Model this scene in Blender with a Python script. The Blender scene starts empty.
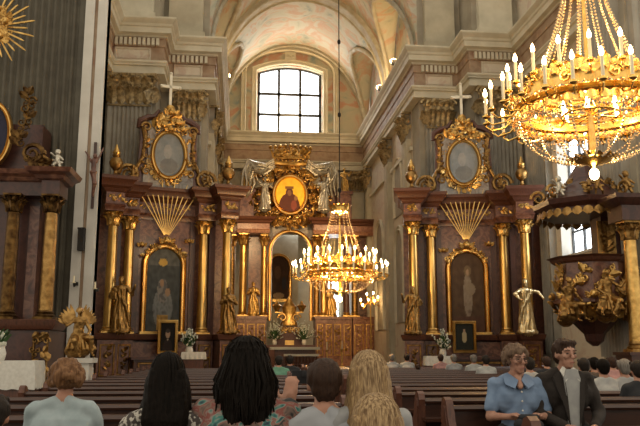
import bpy, bmesh, math, random
from mathutils import Vector, Matrix, Euler, noise
PI=math.pi; sin=math.sin; cos=math.cos; R=math.radians
rnd=random.Random(7)
SC=bpy.context.scene; COL=SC.collection
# ------------------------------------------------------------------ camera
CAMZ=1.25; F=760.0; YAW=math.atan(80/F); TILT=math.atan(137/F); KY=F/640.0   # KY: the plan below is drawn in shortened depth units, stretched to metres at the end
cam=bpy.data.cameras.new('camera'); cam.sensor_width=36; cam.lens=36*F/640; cam.clip_end=200
co=bpy.data.objects.new('camera',cam); COL.objects.link(co)
co.location=(0,0,CAMZ); co.rotation_euler=(PI/2+TILT,0,-YAW); SC.camera=co
CM=co.rotation_euler.to_matrix()
def at(px,py,Y):
    d=CM@Vector(((px-320)/F,(213-py)/F,-1)); t=Y*KY/d.y
    return Vector((d.x*t,Y,CAMZ+d.z*t))
# ------------------------------------------------------------------ mesh builder
class MB:
    def __init__(s): s.v=[];s.f=[];s.m=[];s.M=Matrix();s.cur=0
    def add(s,vs,fs):
        o=len(s.v); M=s.M
        s.v+= [tuple(M@Vector(v)) for v in vs]
        s.f+= [tuple(i+o for i in f) for f in fs]; s.m+=[s.cur]*len(fs)
    def box(s,x0,x1,y0,y1,z0,z1):
        s.add([(x0,y0,z0),(x1,y0,z0),(x1,y1,z0),(x0,y1,z0),(x0,y0,z1),(x1,y0,z1),(x1,y1,z1),(x0,y1,z1)],
              [(0,3,2,1),(4,5,6,7),(0,1,5,4),(1,2,6,5),(2,3,7,6),(3,0,4,7)]); return s
    def prism(s,pts,a,b,axis='y'):
        # pts 2D polygon (u,v); extruded from a to b along axis: y -> (u,t,v); x -> (t,u,v); z -> (u,v,t)
        n=len(pts)
        g={'y':lambda u,v,t:(u,t,v),'x':lambda u,v,t:(t,u,v),'z':lambda u,v,t:(u,v,t)}[axis]
        vs=[g(u,v,a) for u,v in pts]+[g(u,v,b) for u,v in pts]
        s.add(vs,[tuple(range(n)),tuple(range(2*n-1,n-1,-1))]+[(i,i+n,(i+1)%n+n,(i+1)%n) for i in range(n)]); return s
    def lathe(s,prof,cx=0,cy=0,seg=16,z0=0):
        vs=[];fs=[];n=len(prof)
        for r,z in prof:
            for k in range(seg):
                a=2*PI*k/seg; vs.append((cx+r*cos(a),cy+r*sin(a),z+z0))
        for i in range(n-1):
            for k in range(seg):
                k2=(k+1)%seg; fs.append((i*seg+k,i*seg+k2,(i+1)*seg+k2,(i+1)*seg+k))
        fs.append(tuple(range(seg-1,-1,-1))); fs.append(tuple((n-1)*seg+k for k in range(seg)))
        s.add(vs,fs); return s
    def tube(s,pts,rad,seg=6,closed=False):
        P=[Vector(p) for p in pts]; n=len(P)
        if not hasattr(rad,'__len__'): rad=[rad]*n
        vs=[];fs=[];u=None
        for i in range(n):
            if closed: t=P[(i+1)%n]-P[i-1]
            else: t=P[min(i+1,n-1)]-P[max(i-1,0)]
            if t.length<1e-9: t=Vector((0,0,1))
            t.normalize()
            if u is None:
                u=t.orthogonal().normalized()
            else:
                u=(u-t*u.dot(t)); u=u.normalized() if u.length>1e-6 else t.orthogonal().normalized()
            w=t.cross(u)
            for k in range(seg):
                a=2*PI*k/seg; vs.append(P[i]+(u*cos(a)+w*sin(a))*rad[i])
        m=n if closed else n-1
        for i in range(m):
            j=(i+1)%n
            for k in range(seg):
                k2=(k+1)%seg; fs.append((i*seg+k,i*seg+k2,j*seg+k2,j*seg+k))
        if not closed: fs.append(tuple(range(seg-1,-1,-1))); fs.append(tuple((n-1)*seg+k for k in range(seg)))
        s.add(vs,fs); return s
    def ell(s,c,r,seg=10,rings=6):
        if not hasattr(r,'__len__'): r=(r,r,r)
        vs=[(c[0],c[1],c[2]-r[2])];fs=[]
        for i in range(1,rings):
            a=-PI/2+PI*i/rings
            for k in range(seg):
                b=2*PI*k/seg; vs.append((c[0]+r[0]*cos(a)*cos(b),c[1]+r[1]*cos(a)*sin(b),c[2]+r[2]*sin(a)))
        vs.append((c[0],c[1],c[2]+r[2])); L=len(vs)-1
        for k in range(seg):
            k2=(k+1)%seg; fs.append((0,1+k2,1+k)); fs.append((L,L-seg+k,L-seg+k2))
            for i in range(rings-2): o=1+i*seg; fs.append((o+k,o+k2,o+seg+k2,o+seg+k))
        s.add(vs,fs); return s
    def cap(s,p0,r0,p1,r1,seg=10):
        p0=Vector(p0);p1=Vector(p1);d=p1-p0;L=max(d.length,1e-5);t=d/L
        pts=[];rr=[]
        for a in (-80,-50,-20): pts.append(p0+t*r0*sin(R(a)));rr.append(r0*cos(R(a)))
        for a in (20,50,80): pts.append(p1+t*r1*sin(R(a)));rr.append(r1*cos(R(a)))
        return s.tube(pts,rr,seg)
    def leaf(s,base,up,out,L,W,curl=1.0,n=6,th=.02):
        up=Vector(up).normalized();out=Vector(out).normalized();side=up.cross(out).normalized();p=Vector(base)
        rows=[];a=R(8);st=L/n
        for i in range(n+1):
            t=i/n; w=W*.5*(.55+1.1*sin(PI*min(t*1.15,1)*.8))*(1-.75*t**4)*(1+.18*(i%2))
            d=up*cos(a)+out*sin(a); nn=out*cos(a)-up*sin(a)
            rows.append((p-side*w,p+nn*th*1.2+side*0,p+side*w,p-nn*th)); p=p+d*st; a+=R(150)*curl*(t**1.6)/n*2.2
        vs=[q for r in rows for q in r];fs=[]
        for i in range(n):
            for k in range(4): k2=(k+1)%4; fs.append((i*4+k,i*4+k2,i*4+4+k2,i*4+4+k))
        fs.append((3,2,1,0)); fs.append(tuple(n*4+k for k in range(4)))
        s.add(vs,fs); return s
    def scroll(s,c,u,v,r,turns=1.4,rad=.04,start=0,n=18,seg=6):
        c=Vector(c);u=Vector(u);v=Vector(v);pts=[];rr=[]
        for i in range(n+1):
            t=i/n;a=start+2*PI*turns*t;q=r*(1-.82*t); pts.append(c+u*q*cos(a)+v*q*sin(a)); rr.append(rad*(1-.55*t))
        s.tube(pts,rr,seg); return s
    def mesh(s,name,mats,smooth=True,ang=38):
        me=bpy.data.meshes.new(name); me.from_pydata(s.v,[],s.f)
        mats=mats if isinstance(mats,(list,tuple)) else [mats]
        for m in mats: me.materials.append(m)
        me.polygons.foreach_set('material_index',s.m)
        bm=bmesh.new(); bm.from_mesh(me); bmesh.ops.recalc_face_normals(bm,faces=bm.faces); bm.to_mesh(me); bm.free()
        if smooth:
            me.shade_smooth(); me.set_sharp_from_angle(angle=R(ang))
        me.update(); return me
    def build(s,name,mats,parent=None,smooth=True,ang=38,**kw):
        o=bpy.data.objects.new(name,s.mesh(name,mats,smooth,ang)); COL.objects.link(o)
        if parent is not None: o.parent=parent
        for k,v in kw.items(): o[k]=v
        return o
def mo(name,me,parent=None,**kw):
    o=bpy.data.objects.new(name,me); COL.objects.link(o)
    if parent is not None: o.parent=parent
    for k,v in kw.items(): o[k]=v
    return o
def empty(name,loc=(0,0,0),rz=0,label=None,cat=None,group=None):
    o=bpy.data.objects.new(name,None); o.empty_display_size=.2; COL.objects.link(o); o.location=loc; o.rotation_euler=(0,0,rz)
    if label: o['label']=label
    if cat: o['category']=cat
    if group: o['group']=group
    return o
def tag(o,label,cat,group=None):
    o['label']=label;o['category']=cat
    if group:o['group']=group
    return o
def struct(o): o['kind']='structure'; return o
def copy_tree(o,parent=None):
    c=o.copy(); COL.objects.link(c); c.parent=parent
    for ch in list(o.children): copy_tree(ch,c)
    return c
def fuse(mb,voxel,smooth=3,fac=.5,disp=None):
    """one closed surface out of overlapping shapes"""
    me=bpy.data.meshes.new('tmp'); me.from_pydata(mb.v,[],mb.f)
    bm=bmesh.new(); bm.from_mesh(me); bmesh.ops.recalc_face_normals(bm,faces=bm.faces); bm.to_mesh(me); bm.free()
    o=bpy.data.objects.new('tmp',me); COL.objects.link(o)
    m=o.modifiers.new('r','REMESH'); m.mode='VOXEL'; m.voxel_size=voxel
    if smooth:
        q=o.modifiers.new('s','SMOOTH'); q.factor=fac; q.iterations=smooth
    dg=bpy.context.evaluated_depsgraph_get(); dg.update()
    out=bpy.data.meshes.new_from_object(o.evaluated_get(dg)); bpy.data.objects.remove(o); bpy.data.meshes.remove(me)
    if disp:
        for v in out.vertices:
            v.co=v.co+v.normal*disp(v.co)
    out.shade_smooth(); out.materials.clear(); return out
# ------------------------------------------------------------------ materials
def mat(name,c1,c2=None,rough=.6,metal=0,scale=6,bump=0,bscale=None,detail=4,dist=0,em=None,spec=.4,stretch=None,contrast=(.35,.65),sheen=0):
    m=bpy.data.materials.new(name); m.use_nodes=True; nt=m.node_tree; N=nt.nodes; b=N['Principled BSDF']
    b.inputs['Roughness'].default_value=rough; b.inputs['Metallic'].default_value=metal
    b.inputs['Specular IOR Level'].default_value=spec
    tc=N.new('ShaderNodeTexCoord'); mp=N.new('ShaderNodeMapping'); nt.links.new(tc.outputs['Object'],mp.inputs[0])
    if stretch: mp.inputs['Scale'].default_value=stretch
    nz=N.new('ShaderNodeTexNoise'); nz.inputs['Scale'].default_value=scale; nz.inputs['Detail'].default_value=detail
    nz.inputs['Distortion'].default_value=dist; nt.links.new(mp.outputs[0],nz.inputs['Vector'])
    rp=N.new('ShaderNodeValToRGB'); e=rp.color_ramp.elements
    c2=c2 or tuple(x*.75 for x in c1)
    e[0].position=contrast[0]; e[1].position=contrast[1]; e[0].color=(*c1,1); e[1].color=(*c2,1)
    nt.links.new(nz.outputs['Fac'],rp.inputs[0]); nt.links.new(rp.outputs[0],b.inputs['Base Color'])
    if bump:
        n2=N.new('ShaderNodeTexNoise'); n2.inputs['Scale'].default_value=bscale or scale*3; n2.inputs['Detail'].default_value=3
        nt.links.new(mp.outputs[0],n2.inputs['Vector'])
        bp=N.new('ShaderNodeBump'); bp.inputs['Strength'].default_value=bump; bp.inputs['Distance'].default_value=.02
        nt.links.new(n2.outputs['Fac'],bp.inputs['Height']); nt.links.new(bp.outputs[0],b.inputs['Normal'])
    if em:
        b.inputs['Emission Color'].default_value=(*em[0],1); b.inputs['Emission Strength'].default_value=em[1]
    if sheen: b.inputs['Sheen Weight'].default_value=sheen
    return m
def ramp(m,stops):
    r=[n for n in m.node_tree.nodes if n.type=='VALTORGB'][0].color_ramp
    while len(r.elements)>1: r.elements.remove(r.elements[-1])
    r.elements[0].position=stops[0][0]; r.elements[0].color=(*stops[0][1],1)
    for p,c in stops[1:]:
        e=r.elements.new(p); e.color=(*c,1)
    return m
M={}
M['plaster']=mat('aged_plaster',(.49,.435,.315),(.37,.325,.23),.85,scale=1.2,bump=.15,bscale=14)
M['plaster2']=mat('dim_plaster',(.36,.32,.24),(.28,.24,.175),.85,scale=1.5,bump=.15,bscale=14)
M['panel']=ramp(mat('marbled_panel',(.4,.3,.24),(.33,.3,.24),.6,scale=1.8,dist=1.2,detail=6),[(.3,(.56,.46,.36)),(.48,(.59,.53,.41)),(.62,(.51,.39,.30)),(.8,(.60,.55,.43))])
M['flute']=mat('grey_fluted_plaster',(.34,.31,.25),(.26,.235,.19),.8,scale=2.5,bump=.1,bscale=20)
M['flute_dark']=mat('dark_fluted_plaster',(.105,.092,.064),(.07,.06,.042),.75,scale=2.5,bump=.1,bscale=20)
M['white']=mat('white_limewash',(.56,.53,.47),(.48,.45,.39),.8,scale=2,bump=.1,bscale=20)
M['cornice']=mat('cornice_stucco',(.61,.56,.43),(.51,.465,.345),.75,scale=2)
M['frieze']=ramp(mat('ochre_frieze',(.25,.17,.10),(.2,.13,.08),.7,scale=2.2,detail=5),[(.35,(.26,.165,.10)),(.55,(.36,.26,.17)),(.7,(.28,.16,.105))])
M['fresco']=ramp(mat('faded_fresco',(.4,.35,.25),None,.85,scale=.62,dist=1.6,detail=7),[(.28,(.23,.27,.24)),(.40,(.42,.40,.30)),(.48,(.45,.42,.32)),(.56,(.46,.30,.20)),(.62,(.42,.38,.27)),(.75,(.24,.26,.20))])
M['fresco2']=ramp(mat('lunette_fresco',(.4,.35,.25),None,.85,scale=.8,dist=1.3,detail=7),[(.3,(.20,.26,.25)),(.42,(.38,.36,.26)),(.5,(.43,.37,.27)),(.57,(.45,.23,.15)),(.66,(.38,.33,.22)),(.8,(.2,.22,.16))])
M['rib']=mat('painted_rib',(.45,.42,.33),(.36,.31,.21),.8,scale=3)
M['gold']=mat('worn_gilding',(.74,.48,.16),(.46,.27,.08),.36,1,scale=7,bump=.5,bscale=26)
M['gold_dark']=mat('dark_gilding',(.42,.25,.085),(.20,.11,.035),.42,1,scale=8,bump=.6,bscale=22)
M['gold_black']=mat('near_black_gilding',(.16,.09,.03),(.05,.025,.01),.45,1,scale=8,bump=.6,bscale=22)  # near-black gilding, used on the near left altar
M['pale_gilding']=mat('pale_gilding',(.80,.66,.40),(.58,.44,.22),.33,.9,scale=5,bump=.4,bscale=24)
M['gilt_stucco']=mat('gilt_stucco',(.50,.37,.18),(.20,.145,.075),.45,.55,scale=9,bump=.5,bscale=22)
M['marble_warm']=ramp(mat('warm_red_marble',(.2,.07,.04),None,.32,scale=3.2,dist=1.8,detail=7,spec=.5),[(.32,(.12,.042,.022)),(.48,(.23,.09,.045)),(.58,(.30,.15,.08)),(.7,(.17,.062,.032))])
M['gold_smooth']=mat('polished_gilding',(.70,.45,.15),(.46,.28,.085),.32,1,scale=4,bump=.15,bscale=12,stretch=(1,1,.4))
M['brass']=mat('bright_brass',(.95,.63,.2),(.8,.48,.12),.25,1,scale=10)  # bright yellow brass of the chandeliers and candelabra
M['silver']=mat('silvered_wood',(.62,.58,.48),(.42,.38,.30),.35,.85,scale=8,bump=.5,bscale=24)
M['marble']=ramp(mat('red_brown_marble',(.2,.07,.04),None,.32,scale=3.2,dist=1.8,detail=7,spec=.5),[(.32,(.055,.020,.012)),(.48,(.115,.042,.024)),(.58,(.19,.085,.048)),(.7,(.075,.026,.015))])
M['marble_dark']=ramp(mat('dark_brown_marble',(.05,.02,.015),None,.35,scale=3,dist=1.8,detail=7,spec=.5),[(.35,(.035,.012,.008)),(.5,(.07,.024,.015)),(.65,(.045,.016,.010))])
M['marble_grey']=ramp(mat('grey_marble',(.3,.28,.25),None,.4,scale=3,dist=2,detail=7),[(.35,(.24,.22,.19)),(.5,(.34,.31,.27)),(.65,(.2,.15,.12))])
M['wood']=ramp(mat('dark_pew_wood',(.08,.03,.015),None,.33,scale=4,detail=6,stretch=(1,9,9),spec=.5),[(.3,(.020,.007,.004)),(.5,(.048,.017,.008)),(.7,(.030,.010,.005))])
M['wood_red']=ramp(mat('red_brown_wood',(.14,.05,.025),None,.4,scale=4,detail=6,stretch=(6,6,1),spec=.5),[(.3,(.045,.015,.008)),(.5,(.10,.035,.018)),(.7,(.065,.021,.011))])
M['floor']=mat('worn_stone_floor',(.16,.13,.10),(.11,.09,.07),.45,scale=2)
M['cloth']=mat('white_linen',(.62,.6,.54),(.54,.52,.46),.9,scale=20)
M['white_em']=mat('daylit_pane',(.9,.95,1),(.88,.93,1),.5,em=((.9,.96,1.0),5.0))
M['lead']=mat('dark_window_bar',(.05,.05,.05),(.03,.03,.03),.6)
M['flame']=mat('candle_bulb',(1,.8,.45),(1,.8,.45),.4,em=((1,.68,.30),26))
M['candle']=mat('cream_candle_tube',(.80,.70,.48),(.74,.62,.40),.5)
M['crystal']=mat('glass_bead',(.72,.60,.40),(.55,.42,.24),.12,.35,scale=40)
M['chain']=mat('iron_chain',(.03,.025,.02),(.02,.018,.015),.6,.6)
M['leafgreen']=mat('green_foliage',(.05,.11,.03),(.03,.06,.02),.7,scale=12)
M['petal']=mat('white_petal',(.66,.66,.56),(.54,.54,.42),.8,scale=12)
M['skin']=mat('skin',(.42,.22,.145),(.37,.18,.115),.55,scale=9,bump=.05)
M['skin_old']=mat('older_skin',(.40,.22,.15),(.32,.155,.10),.55,scale=14,bump=.2,bscale=60)
M['crosswhite']=mat('pale_gilt_cross',(.75,.70,.56),(.68,.62,.48),.4,.2)
# ------------------------------------------------------------------ shared carving helpers
def sweep(mb,path,prof,closed_top=True):
    """moulding: profile (out,z) swept along a plan polyline; outward is to the left of travel"""
    P=[Vector(p) for p in path]; n=len(P); vs=[];k=len(prof)
    for i in range(n):
        nn=[]
        if i>0: d=(P[i]-P[i-1]).normalized(); nn.append(Vector((-d.y,d.x)))
        if i<n-1: d=(P[i+1]-P[i]).normalized(); nn.append(Vector((-d.y,d.x)))
        m=nn[0] if len(nn)==1 else (nn[0]+nn[1])/max(1+nn[0].dot(nn[1]),.15)
        for o,z in prof: vs.append((P[i].x+m.x*o,P[i].y+m.y*o,z))
    fs=[(i*k+j,i*k+j+1,(i+1)*k+j+1,(i+1)*k+j) for i in range(n-1) for j in range(k-1)]
    if closed_top:
        fs.append(tuple(i*k+k-1 for i in range(n))); fs.append(tuple(i*k for i in range(n-1,-1,-1)))
    mb.add(vs,fs)
def fluted(w,d,z0,z1,nf):
    """fluted pilaster facing -Y, centred on x=0, back at y=0"""
    mb=MB(); p=[(-w/2,0),(-w/2,-d)]; m=w*.06; fw=(w-2*m)/nf
    for i in range(nf):
        x=-w/2+m+i*fw
        p.append((x+fw*.12,-d))
        for q in (.15,.3,.5,.7,.85): p.append((x+fw*(.12+.76*q),-d+fw*.38*sin(PI*q)))
        p.append((x+fw*.88,-d))
    p+=[(w/2,-d),(w/2,0)]
    mb.prism(p[::-1],z0,z1,'z'); return mb
_pc=1
def pil_capital(w,d,z0,z1,parent,m,loc=None):
    mb=MB(); h=z1-z0; kb=MB(); kb.box(-w*.5,w*.5,-d,0,z0,z1-.08*h); kb.build('capital_core',M['flute'],parent,smooth=False); mb.prism([(-w*.6,0),(-w*.6,-d-.16),(-w*.3,-d-.10),(w*.3,-d-.10),(w*.6,-d-.16),(w*.6,0)],z1-.09*h,z1-.01*h,'z'); mb.tube([(-w*.5,-d-.01,z0),(w*.5,-d-.01,z0)],.035,6)
    rq=random.Random(int(w*100)); foliage(mb,[(-w*.5,-d-.06,z0+.75*h),(w*.5,-d-.06,z0+.75*h)],9,h*.3,r=rq,th=.05); foliage(mb,[(w*.5,-d+.03,z0+.2*h),(w*.52,-d+.03,z0+.85*h)],4,h*.3,(1,-.3,0),r=rq,th=.05)
    for row,(zz,L,nn) in enumerate(((z0+.04*h,.42*h,5),(z0+.34*h,.42*h,4))):
        for i in range(nn):
            x=-w*.5+w*(i+.5)/nn; mb.leaf((x,-d-.01,zz),(0,0,1),(0,-1,0),L*1.45,w/nn*.85,1.15,8,.05)
    for sx in (-1,1):
        mb.leaf((sx*w*.5,-d-.01,z0+.1*h),(0,0,1),(sx*.8,-.7,0),h*.5,w*.3,1,6,.03)
        mb.scroll((sx*w*.5,-d-.07,z0+.78*h),(sx,-.3,0),(0,0,1),h*.17,1.5,.05*h)
        mb.scroll((sx*w*.16,-d-.07,z0+.78*h),(-sx,-.1,0),(0,0,1),h*.12,1.3,.04*h)
    o=mb.build('capital',M['gilt_stucco'],parent); return o
def col_capital_mb(mb,r,z0,h,cx=0,cy=0,seg=8):
    mb.lathe([(r*1.02,z0),(r*1.15,z0+.03*h),(r*.98,z0+.07*h),(r*.92,z0+.5*h),(r*1.1,z0+.82*h),(r*1.2,z0+.88*h)],cx,cy,12)
    mb.box(cx-r*1.45,cx+r*1.45,cy-r*1.45,cy+r*1.45,z0+.9*h,z0+h)
    for row,(zz,L) in enumerate(((z0+.05*h,.5*h),(z0+.36*h,.42*h))):
        for i in range(seg):
            a=2*PI*(i+.5*row)/seg; o=(cos(a),sin(a),0)
            mb.leaf((cx+r*1.03*o[0],cy+r*1.03*o[1],zz),(0,0,1),o,L*1.45,r*.62,1.25,7,.035)
    for a in (45,135,225,315):
        a=R(a);u=(cos(a),sin(a),0); mb.scroll((cx+r*1.45*u[0],cy+r*1.45*u[1],z0+.78*h),u,(0,0,1),.16*h,1.4,.05*h,n=12,seg=5)
def column(parent,x,y,z0,z1,r,shaft,capm,seg=20,caph=.5,baseh=.22,mesh_cache={}):
    key=(round(z1-z0,3),r,shaft.name,capm.name)
    if key not in mesh_cache:
        H=z1-z0; a=MB(); n=10; pr=[]
        for i in range(n+1):
            t=i/n; pr.append((r*(1-.14*t**1.8),baseh+(H-baseh-caph)*t))
        a.lathe(pr,0,0,seg)
        b=MB(); b.box(-r*1.4,r*1.4,-r*1.4,r*1.4,0,baseh*.3); b.lathe([(r*1.35,baseh*.3),(r*1.42,baseh*.42),(r*1.3,baseh*.55),(r*1.12,baseh*.65),(r*1.2,baseh*.82),(r*1.02,baseh*1.02)],0,0,seg)
        c=MB(); col_capital_mb(c,r*.88,H-caph,caph)
        mesh_cache[key]=(a.mesh('column',shaft),b.mesh('column_base',capm),c.mesh('capital',capm))
    A,B,C_=mesh_cache[key]; o=mo('column',A,parent); o.location=(x,y,z0); mo('column_base',B,o); mo('capital',C_,o); return o
def putto_head(mb,c,r,face=(0,-1,0)):
    c=Vector(c); f=Vector(face); s=Vector((0,0,1)).cross(f).normalized()
    mb.ell(c,(r*.85,r*.9,r)); mb.ell(c+f*r*.85,(r*.16,r*.2,r*.2),6,4)
    for k in (-1,1):
        mb.ell(c+f*r*.6+s*k*r*.4-Vector((0,0,r*.3)),r*.35,6,4)
    for i in range(9):
        a=PI*i/8; mb.ell(c+s*cos(a)*r*.8+Vector((0,0,1))*sin(a)*r*.75,r*.3,6,4)
    for k in (-1,1):
        for j in range(4):
            mb.leaf(c+s*k*r*.7-Vector((0,0,r*.4)),s*k*(1)+Vector((0,0,.7-.45*j)),f,r*(1.8-.25*j),r*.42,.5,5,r*.14)
def foliage(mb,pts,n,size,out=(0,-1,0),r=rnd,th=.02,wscale=.38):
    n=int(n*1.7); size*=.86
    """acanthus leaves and curls scattered along a path"""
    P=[Vector(p) for p in pts]; L=[0]
    for i in range(1,len(P)): L.append(L[-1]+(P[i]-P[i-1]).length)
    out=Vector(out)
    for k in range(n):
        s=L[-1]*(k+r.random()*.6)/n; i=max(j for j in range(len(P)) if L[j]<=s+1e-9); i=min(i,len(P)-2)
        t=(s-L[i])/max(L[i+1]-L[i],1e-6); p=P[i].lerp(P[i+1],min(t,1)); d=(P[i+1]-P[i]).normalized(); sd=d.cross(out).normalized()
        sg=1 if k%2 else -1; q=r.uniform(.7,1.2)*size
        if r.random()<.42: mb.scroll(p+sd*sg*q*.3+out*th,sd*sg,d,q*.38,1.3,q*.12,r.uniform(0,3),n=10,seg=5)
        else: mb.leaf(p+out*th,(d*.6+sd*sg*r.uniform(.3,1)),out,q,q*wscale,r.uniform(.7,1.3),6,q*.10)
def ring(cx,cz,rx,rz,y,n=32,a0=0,a1=2*PI): return [(cx+rx*cos(a0+(a1-a0)*i/n),y,cz+rz*sin(a0+(a1-a0)*i/n)) for i in range(n+1)]
def frame_tube(mb,pts,w,d,closed=True):
    """flat moulded frame around a path lying in the XZ plane"""
    P=[Vector(p) for p in pts]
    if closed and (P[0]-P[-1]).length<1e-6: P=P[:-1]
    n=len(P); prof=[(-w/2,0),(-w/2,-d*.7),(-w*.3,-d),(-w*.1,-d*.6),(w*.15,-d*.6),(w*.35,-d*.9),(w/2,-d*.5),(w/2,0)]; k=len(prof); vs=[]
    for i in range(n):
        if closed: a=P[i]-P[i-1]; b=P[(i+1)%n]-P[i]
        else: a=P[i]-P[max(i-1,0)]; b=P[min(i+1,n-1)]-P[i]
        if a.length<1e-9:a=b
        if b.length<1e-9:b=a
        a.normalize();b.normalize(); na=Vector((a.z,0,-a.x)); nb=Vector((b.z,0,-b.x)); m=(na+nb)/max(1+na.dot(nb),.2)
        for o,y in prof: q=P[i]+m*o; vs.append((q.x,q.y+y,q.z))
    fs=[]
    for i in range(n if closed else n-1):
        j=(i+1)%n
        for q in range(k): q2=(q+1)%k; fs.append((i*k+q,i*k+q2,j*k+q2,j*k+q))
    if not closed: fs.append(tuple(range(k))); fs.append(tuple((n-1)*k+q for q in range(k-1,-1,-1)))
    mb.add(vs,fs)
def arch_pts(w,z0,zs,n=16,y=0,cx=0,rise=None):
    """open path up the left side, over and down the right"""
    rise=rise or w/2; p=[(cx-w/2,y,z0),(cx-w/2,y,zs)]
    p+=[(cx-w/2*cos(PI*i/n),y,zs+rise*sin(PI*i/n)) for i in range(1,n)]
    return p+[(cx+w/2,y,zs),(cx+w/2,y,z0)]
_paint=[0]
def painting(name,parent,inside,col,x0,x1,z0,z1,y,nx=40,nz=60,th=.03,rough=.5):
    """panel cut to an outline, its picture in a colour attribute"""
    vs=[];ok={};cols=[];mb=MB()
    for j in range(nz+1):
        for i in range(nx+1):
            x=x0+(x1-x0)*i/nx; z=z0+(z1-z0)*j/nz; ok[(i,j)]=len(vs); vs.append((x,y,z)); cols.append(col((i/nx)*2-1,(j/nz)*2-1))
    fs=[]
    for j in range(nz):
        for i in range(nx):
            if inside((i+.5)/nx*2-1,(j+.5)/nz*2-1): fs.append((ok[(i,j)],ok[(i+1,j)],ok[(i+1,j+1)],ok[(i,j+1)]))
    me=bpy.data.meshes.new(name); me.from_pydata(vs,[],fs)
    at_=me.color_attributes.new('paint','FLOAT_COLOR','POINT')
    for i,c in enumerate(cols): at_.data[i].color=(*c,1)
    bm=bmesh.new(); bm.from_mesh(me)
    bmesh.ops.delete(bm,geom=[v for v in bm.verts if not v.link_faces],context='VERTS')
    r=bmesh.ops.extrude_face_region(bm,geom=list(bm.faces)); bmesh.ops.translate(bm,vec=(0,th,0),verts=[g for g in r['geom'] if isinstance(g,bmesh.types.BMVert)])
    bmesh.ops.recalc_face_normals(bm,faces=bm.faces); bm.to_mesh(me); bm.free()
    if 'paint' not in M:
        m=bpy.data.materials.new('oil_paint'); m.use_nodes=True; nt=m.node_tree; b=nt.nodes['Principled BSDF']; b.inputs['Roughness'].default_value=.6; b.inputs['Specular IOR Level'].default_value=.15
        a=nt.nodes.new('ShaderNodeVertexColor'); a.layer_name='paint'; nz_=nt.nodes.new('ShaderNodeTexNoise'); nz_.inputs['Scale'].default_value=14
        mx=nt.nodes.new('ShaderNodeMix'); mx.data_type='RGBA'; mx.blend_type='OVERLAY'; mx.inputs[0].default_value=.2
        nt.links.new(a.outputs[0],mx.inputs[6]); nt.links.new(nz_.outputs['Fac'],mx.inputs[7]); nt.links.new(mx.outputs[2],b.inputs['Base Color']); M['paint']=m
    me.materials.append(M['paint']); o=bpy.data.objects.new(name,me); COL.objects.link(o); o.parent=parent; return o
def blob(x,z,cx,cz,rx,rz): return ((x-cx)/rx)**2+((z-cz)/rz)**2<1
def lerp3(a,b,t): return tuple(a[i]+(b[i]-a[i])*t for i in range(3))
ARCH=lambda x,z,zs=.45:(z<zs) or (x*x+((z-zs)/(1-zs))**2<1)
OVAL=lambda x,z:x*x+z*z<1
RECT=lambda x,z:True
# ------------------------------------------------------------------ figures of carved wood
def robe_mb(h,pose='saint'):
    """standing robed figure facing -Y"""
    mb=MB(); s=h/1.8
    def c(p0,r0,p1,r1): mb.cap([q*s for q in p0],r0*s,[q*s for q in p1],r1*s)
    c((-.03,.02,.12),.25,(.03,0,.75),.19); c((.03,0,.75),.19,(0,0,1.0),.165); c((0,0,1.0),.165,(0,0,1.35),.175)
    c((-.16,0,1.42),.08,(.16,0,1.42),.08); c((0,0,1.4),.065,(0,-.02,1.55),.055); mb.ell((0,-.03*s,1.665*s),(.088*s,.10*s,.125*s)); mb.ell((0,-.13*s,1.655*s),(.02*s,.03*s,.03*s),6,4)
    if pose!='angel': mb.ell((0,-.09*s,1.575*s),(.06*s,.06*s,.09*s)); 
    mb.ell((0,.02*s,1.70*s),(.105*s,.115*s,.11*s))
    if pose=='saint':
        c((-.2,0,1.4),.08,(-.33,-.06,1.15),.075); c((-.33,-.06,1.15),.075,(-.20,-.28,1.12),.055); c((.2,0,1.4),.08,(.36,-.05,1.2),.075); c((.36,-.05,1.2),.07,(.44,-.2,1.42),.045)
        mb.ell((.46*s,-.22*s,1.47*s),(.045*s,.04*s,.06*s)); mb.ell((-.17*s,-.31*s,1.13*s),(.05*s,.05*s,.045*s)); mb.box(-.27*s,-.09*s,-.40*s,-.33*s,1.02*s,1.25*s)
    elif pose=='pray':
        for k in (-1,1): c((k*.2,0,1.4),.08,(k*.3,-.08,1.15),.075); c((k*.3,-.08,1.15),.07,(k*.05,-.28,1.28),.045)
        mb.ell((0,-.3*s,1.33*s),(.05*s,.05*s,.08*s))
    elif pose=='bend':
        c((-.2,0,1.4),.08,(-.42,-.05,1.35),.07); c((-.42,-.05,1.35),.07,(-.5,-.2,1.18),.05); c((.2,0,1.4),.08,(.4,-.08,1.28),.07); c((.4,-.08,1.28),.07,(.3,-.28,1.1),.05)
        mb.ell((.29*s,-.31*s,1.08*s),(.05*s,.05*s,.05*s)); mb.ell((-.51*s,-.23*s,1.14*s),(.05*s,.05*s,.06*s))
    elif pose=='angel':
        c((-.2,0,1.4),.07,(-.38,-.1,1.55),.06); c((-.38,-.1,1.55),.06,(-.5,-.2,1.8),.04); c((.2,0,1.4),.07,(.36,-.12,1.2),.06); c((.36,-.12,1.2),.06,(.2,-.3,1.2),.04)
    # mantle folds
    for i in range(9):
        a=PI*(1.0+i/8); x=cos(a); y=sin(a)
        c((.16*x,.14*y,.95),.028,(.27*x+.03*sin(i*2),.27*y,.03),.055)
    c((-.19,-.1,1.38),.05,(.2,-.16,.85),.07); c((.2,-.16,.85),.07,(.29,-.1,.35),.05); c((.12,.1,1.4),.07,(.1,.16,.5),.12)
    mb.lathe([(.34*s,-.0),(.34*s,.08*s),(.28*s,.1*s)],0,0,14)
    return mb
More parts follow.
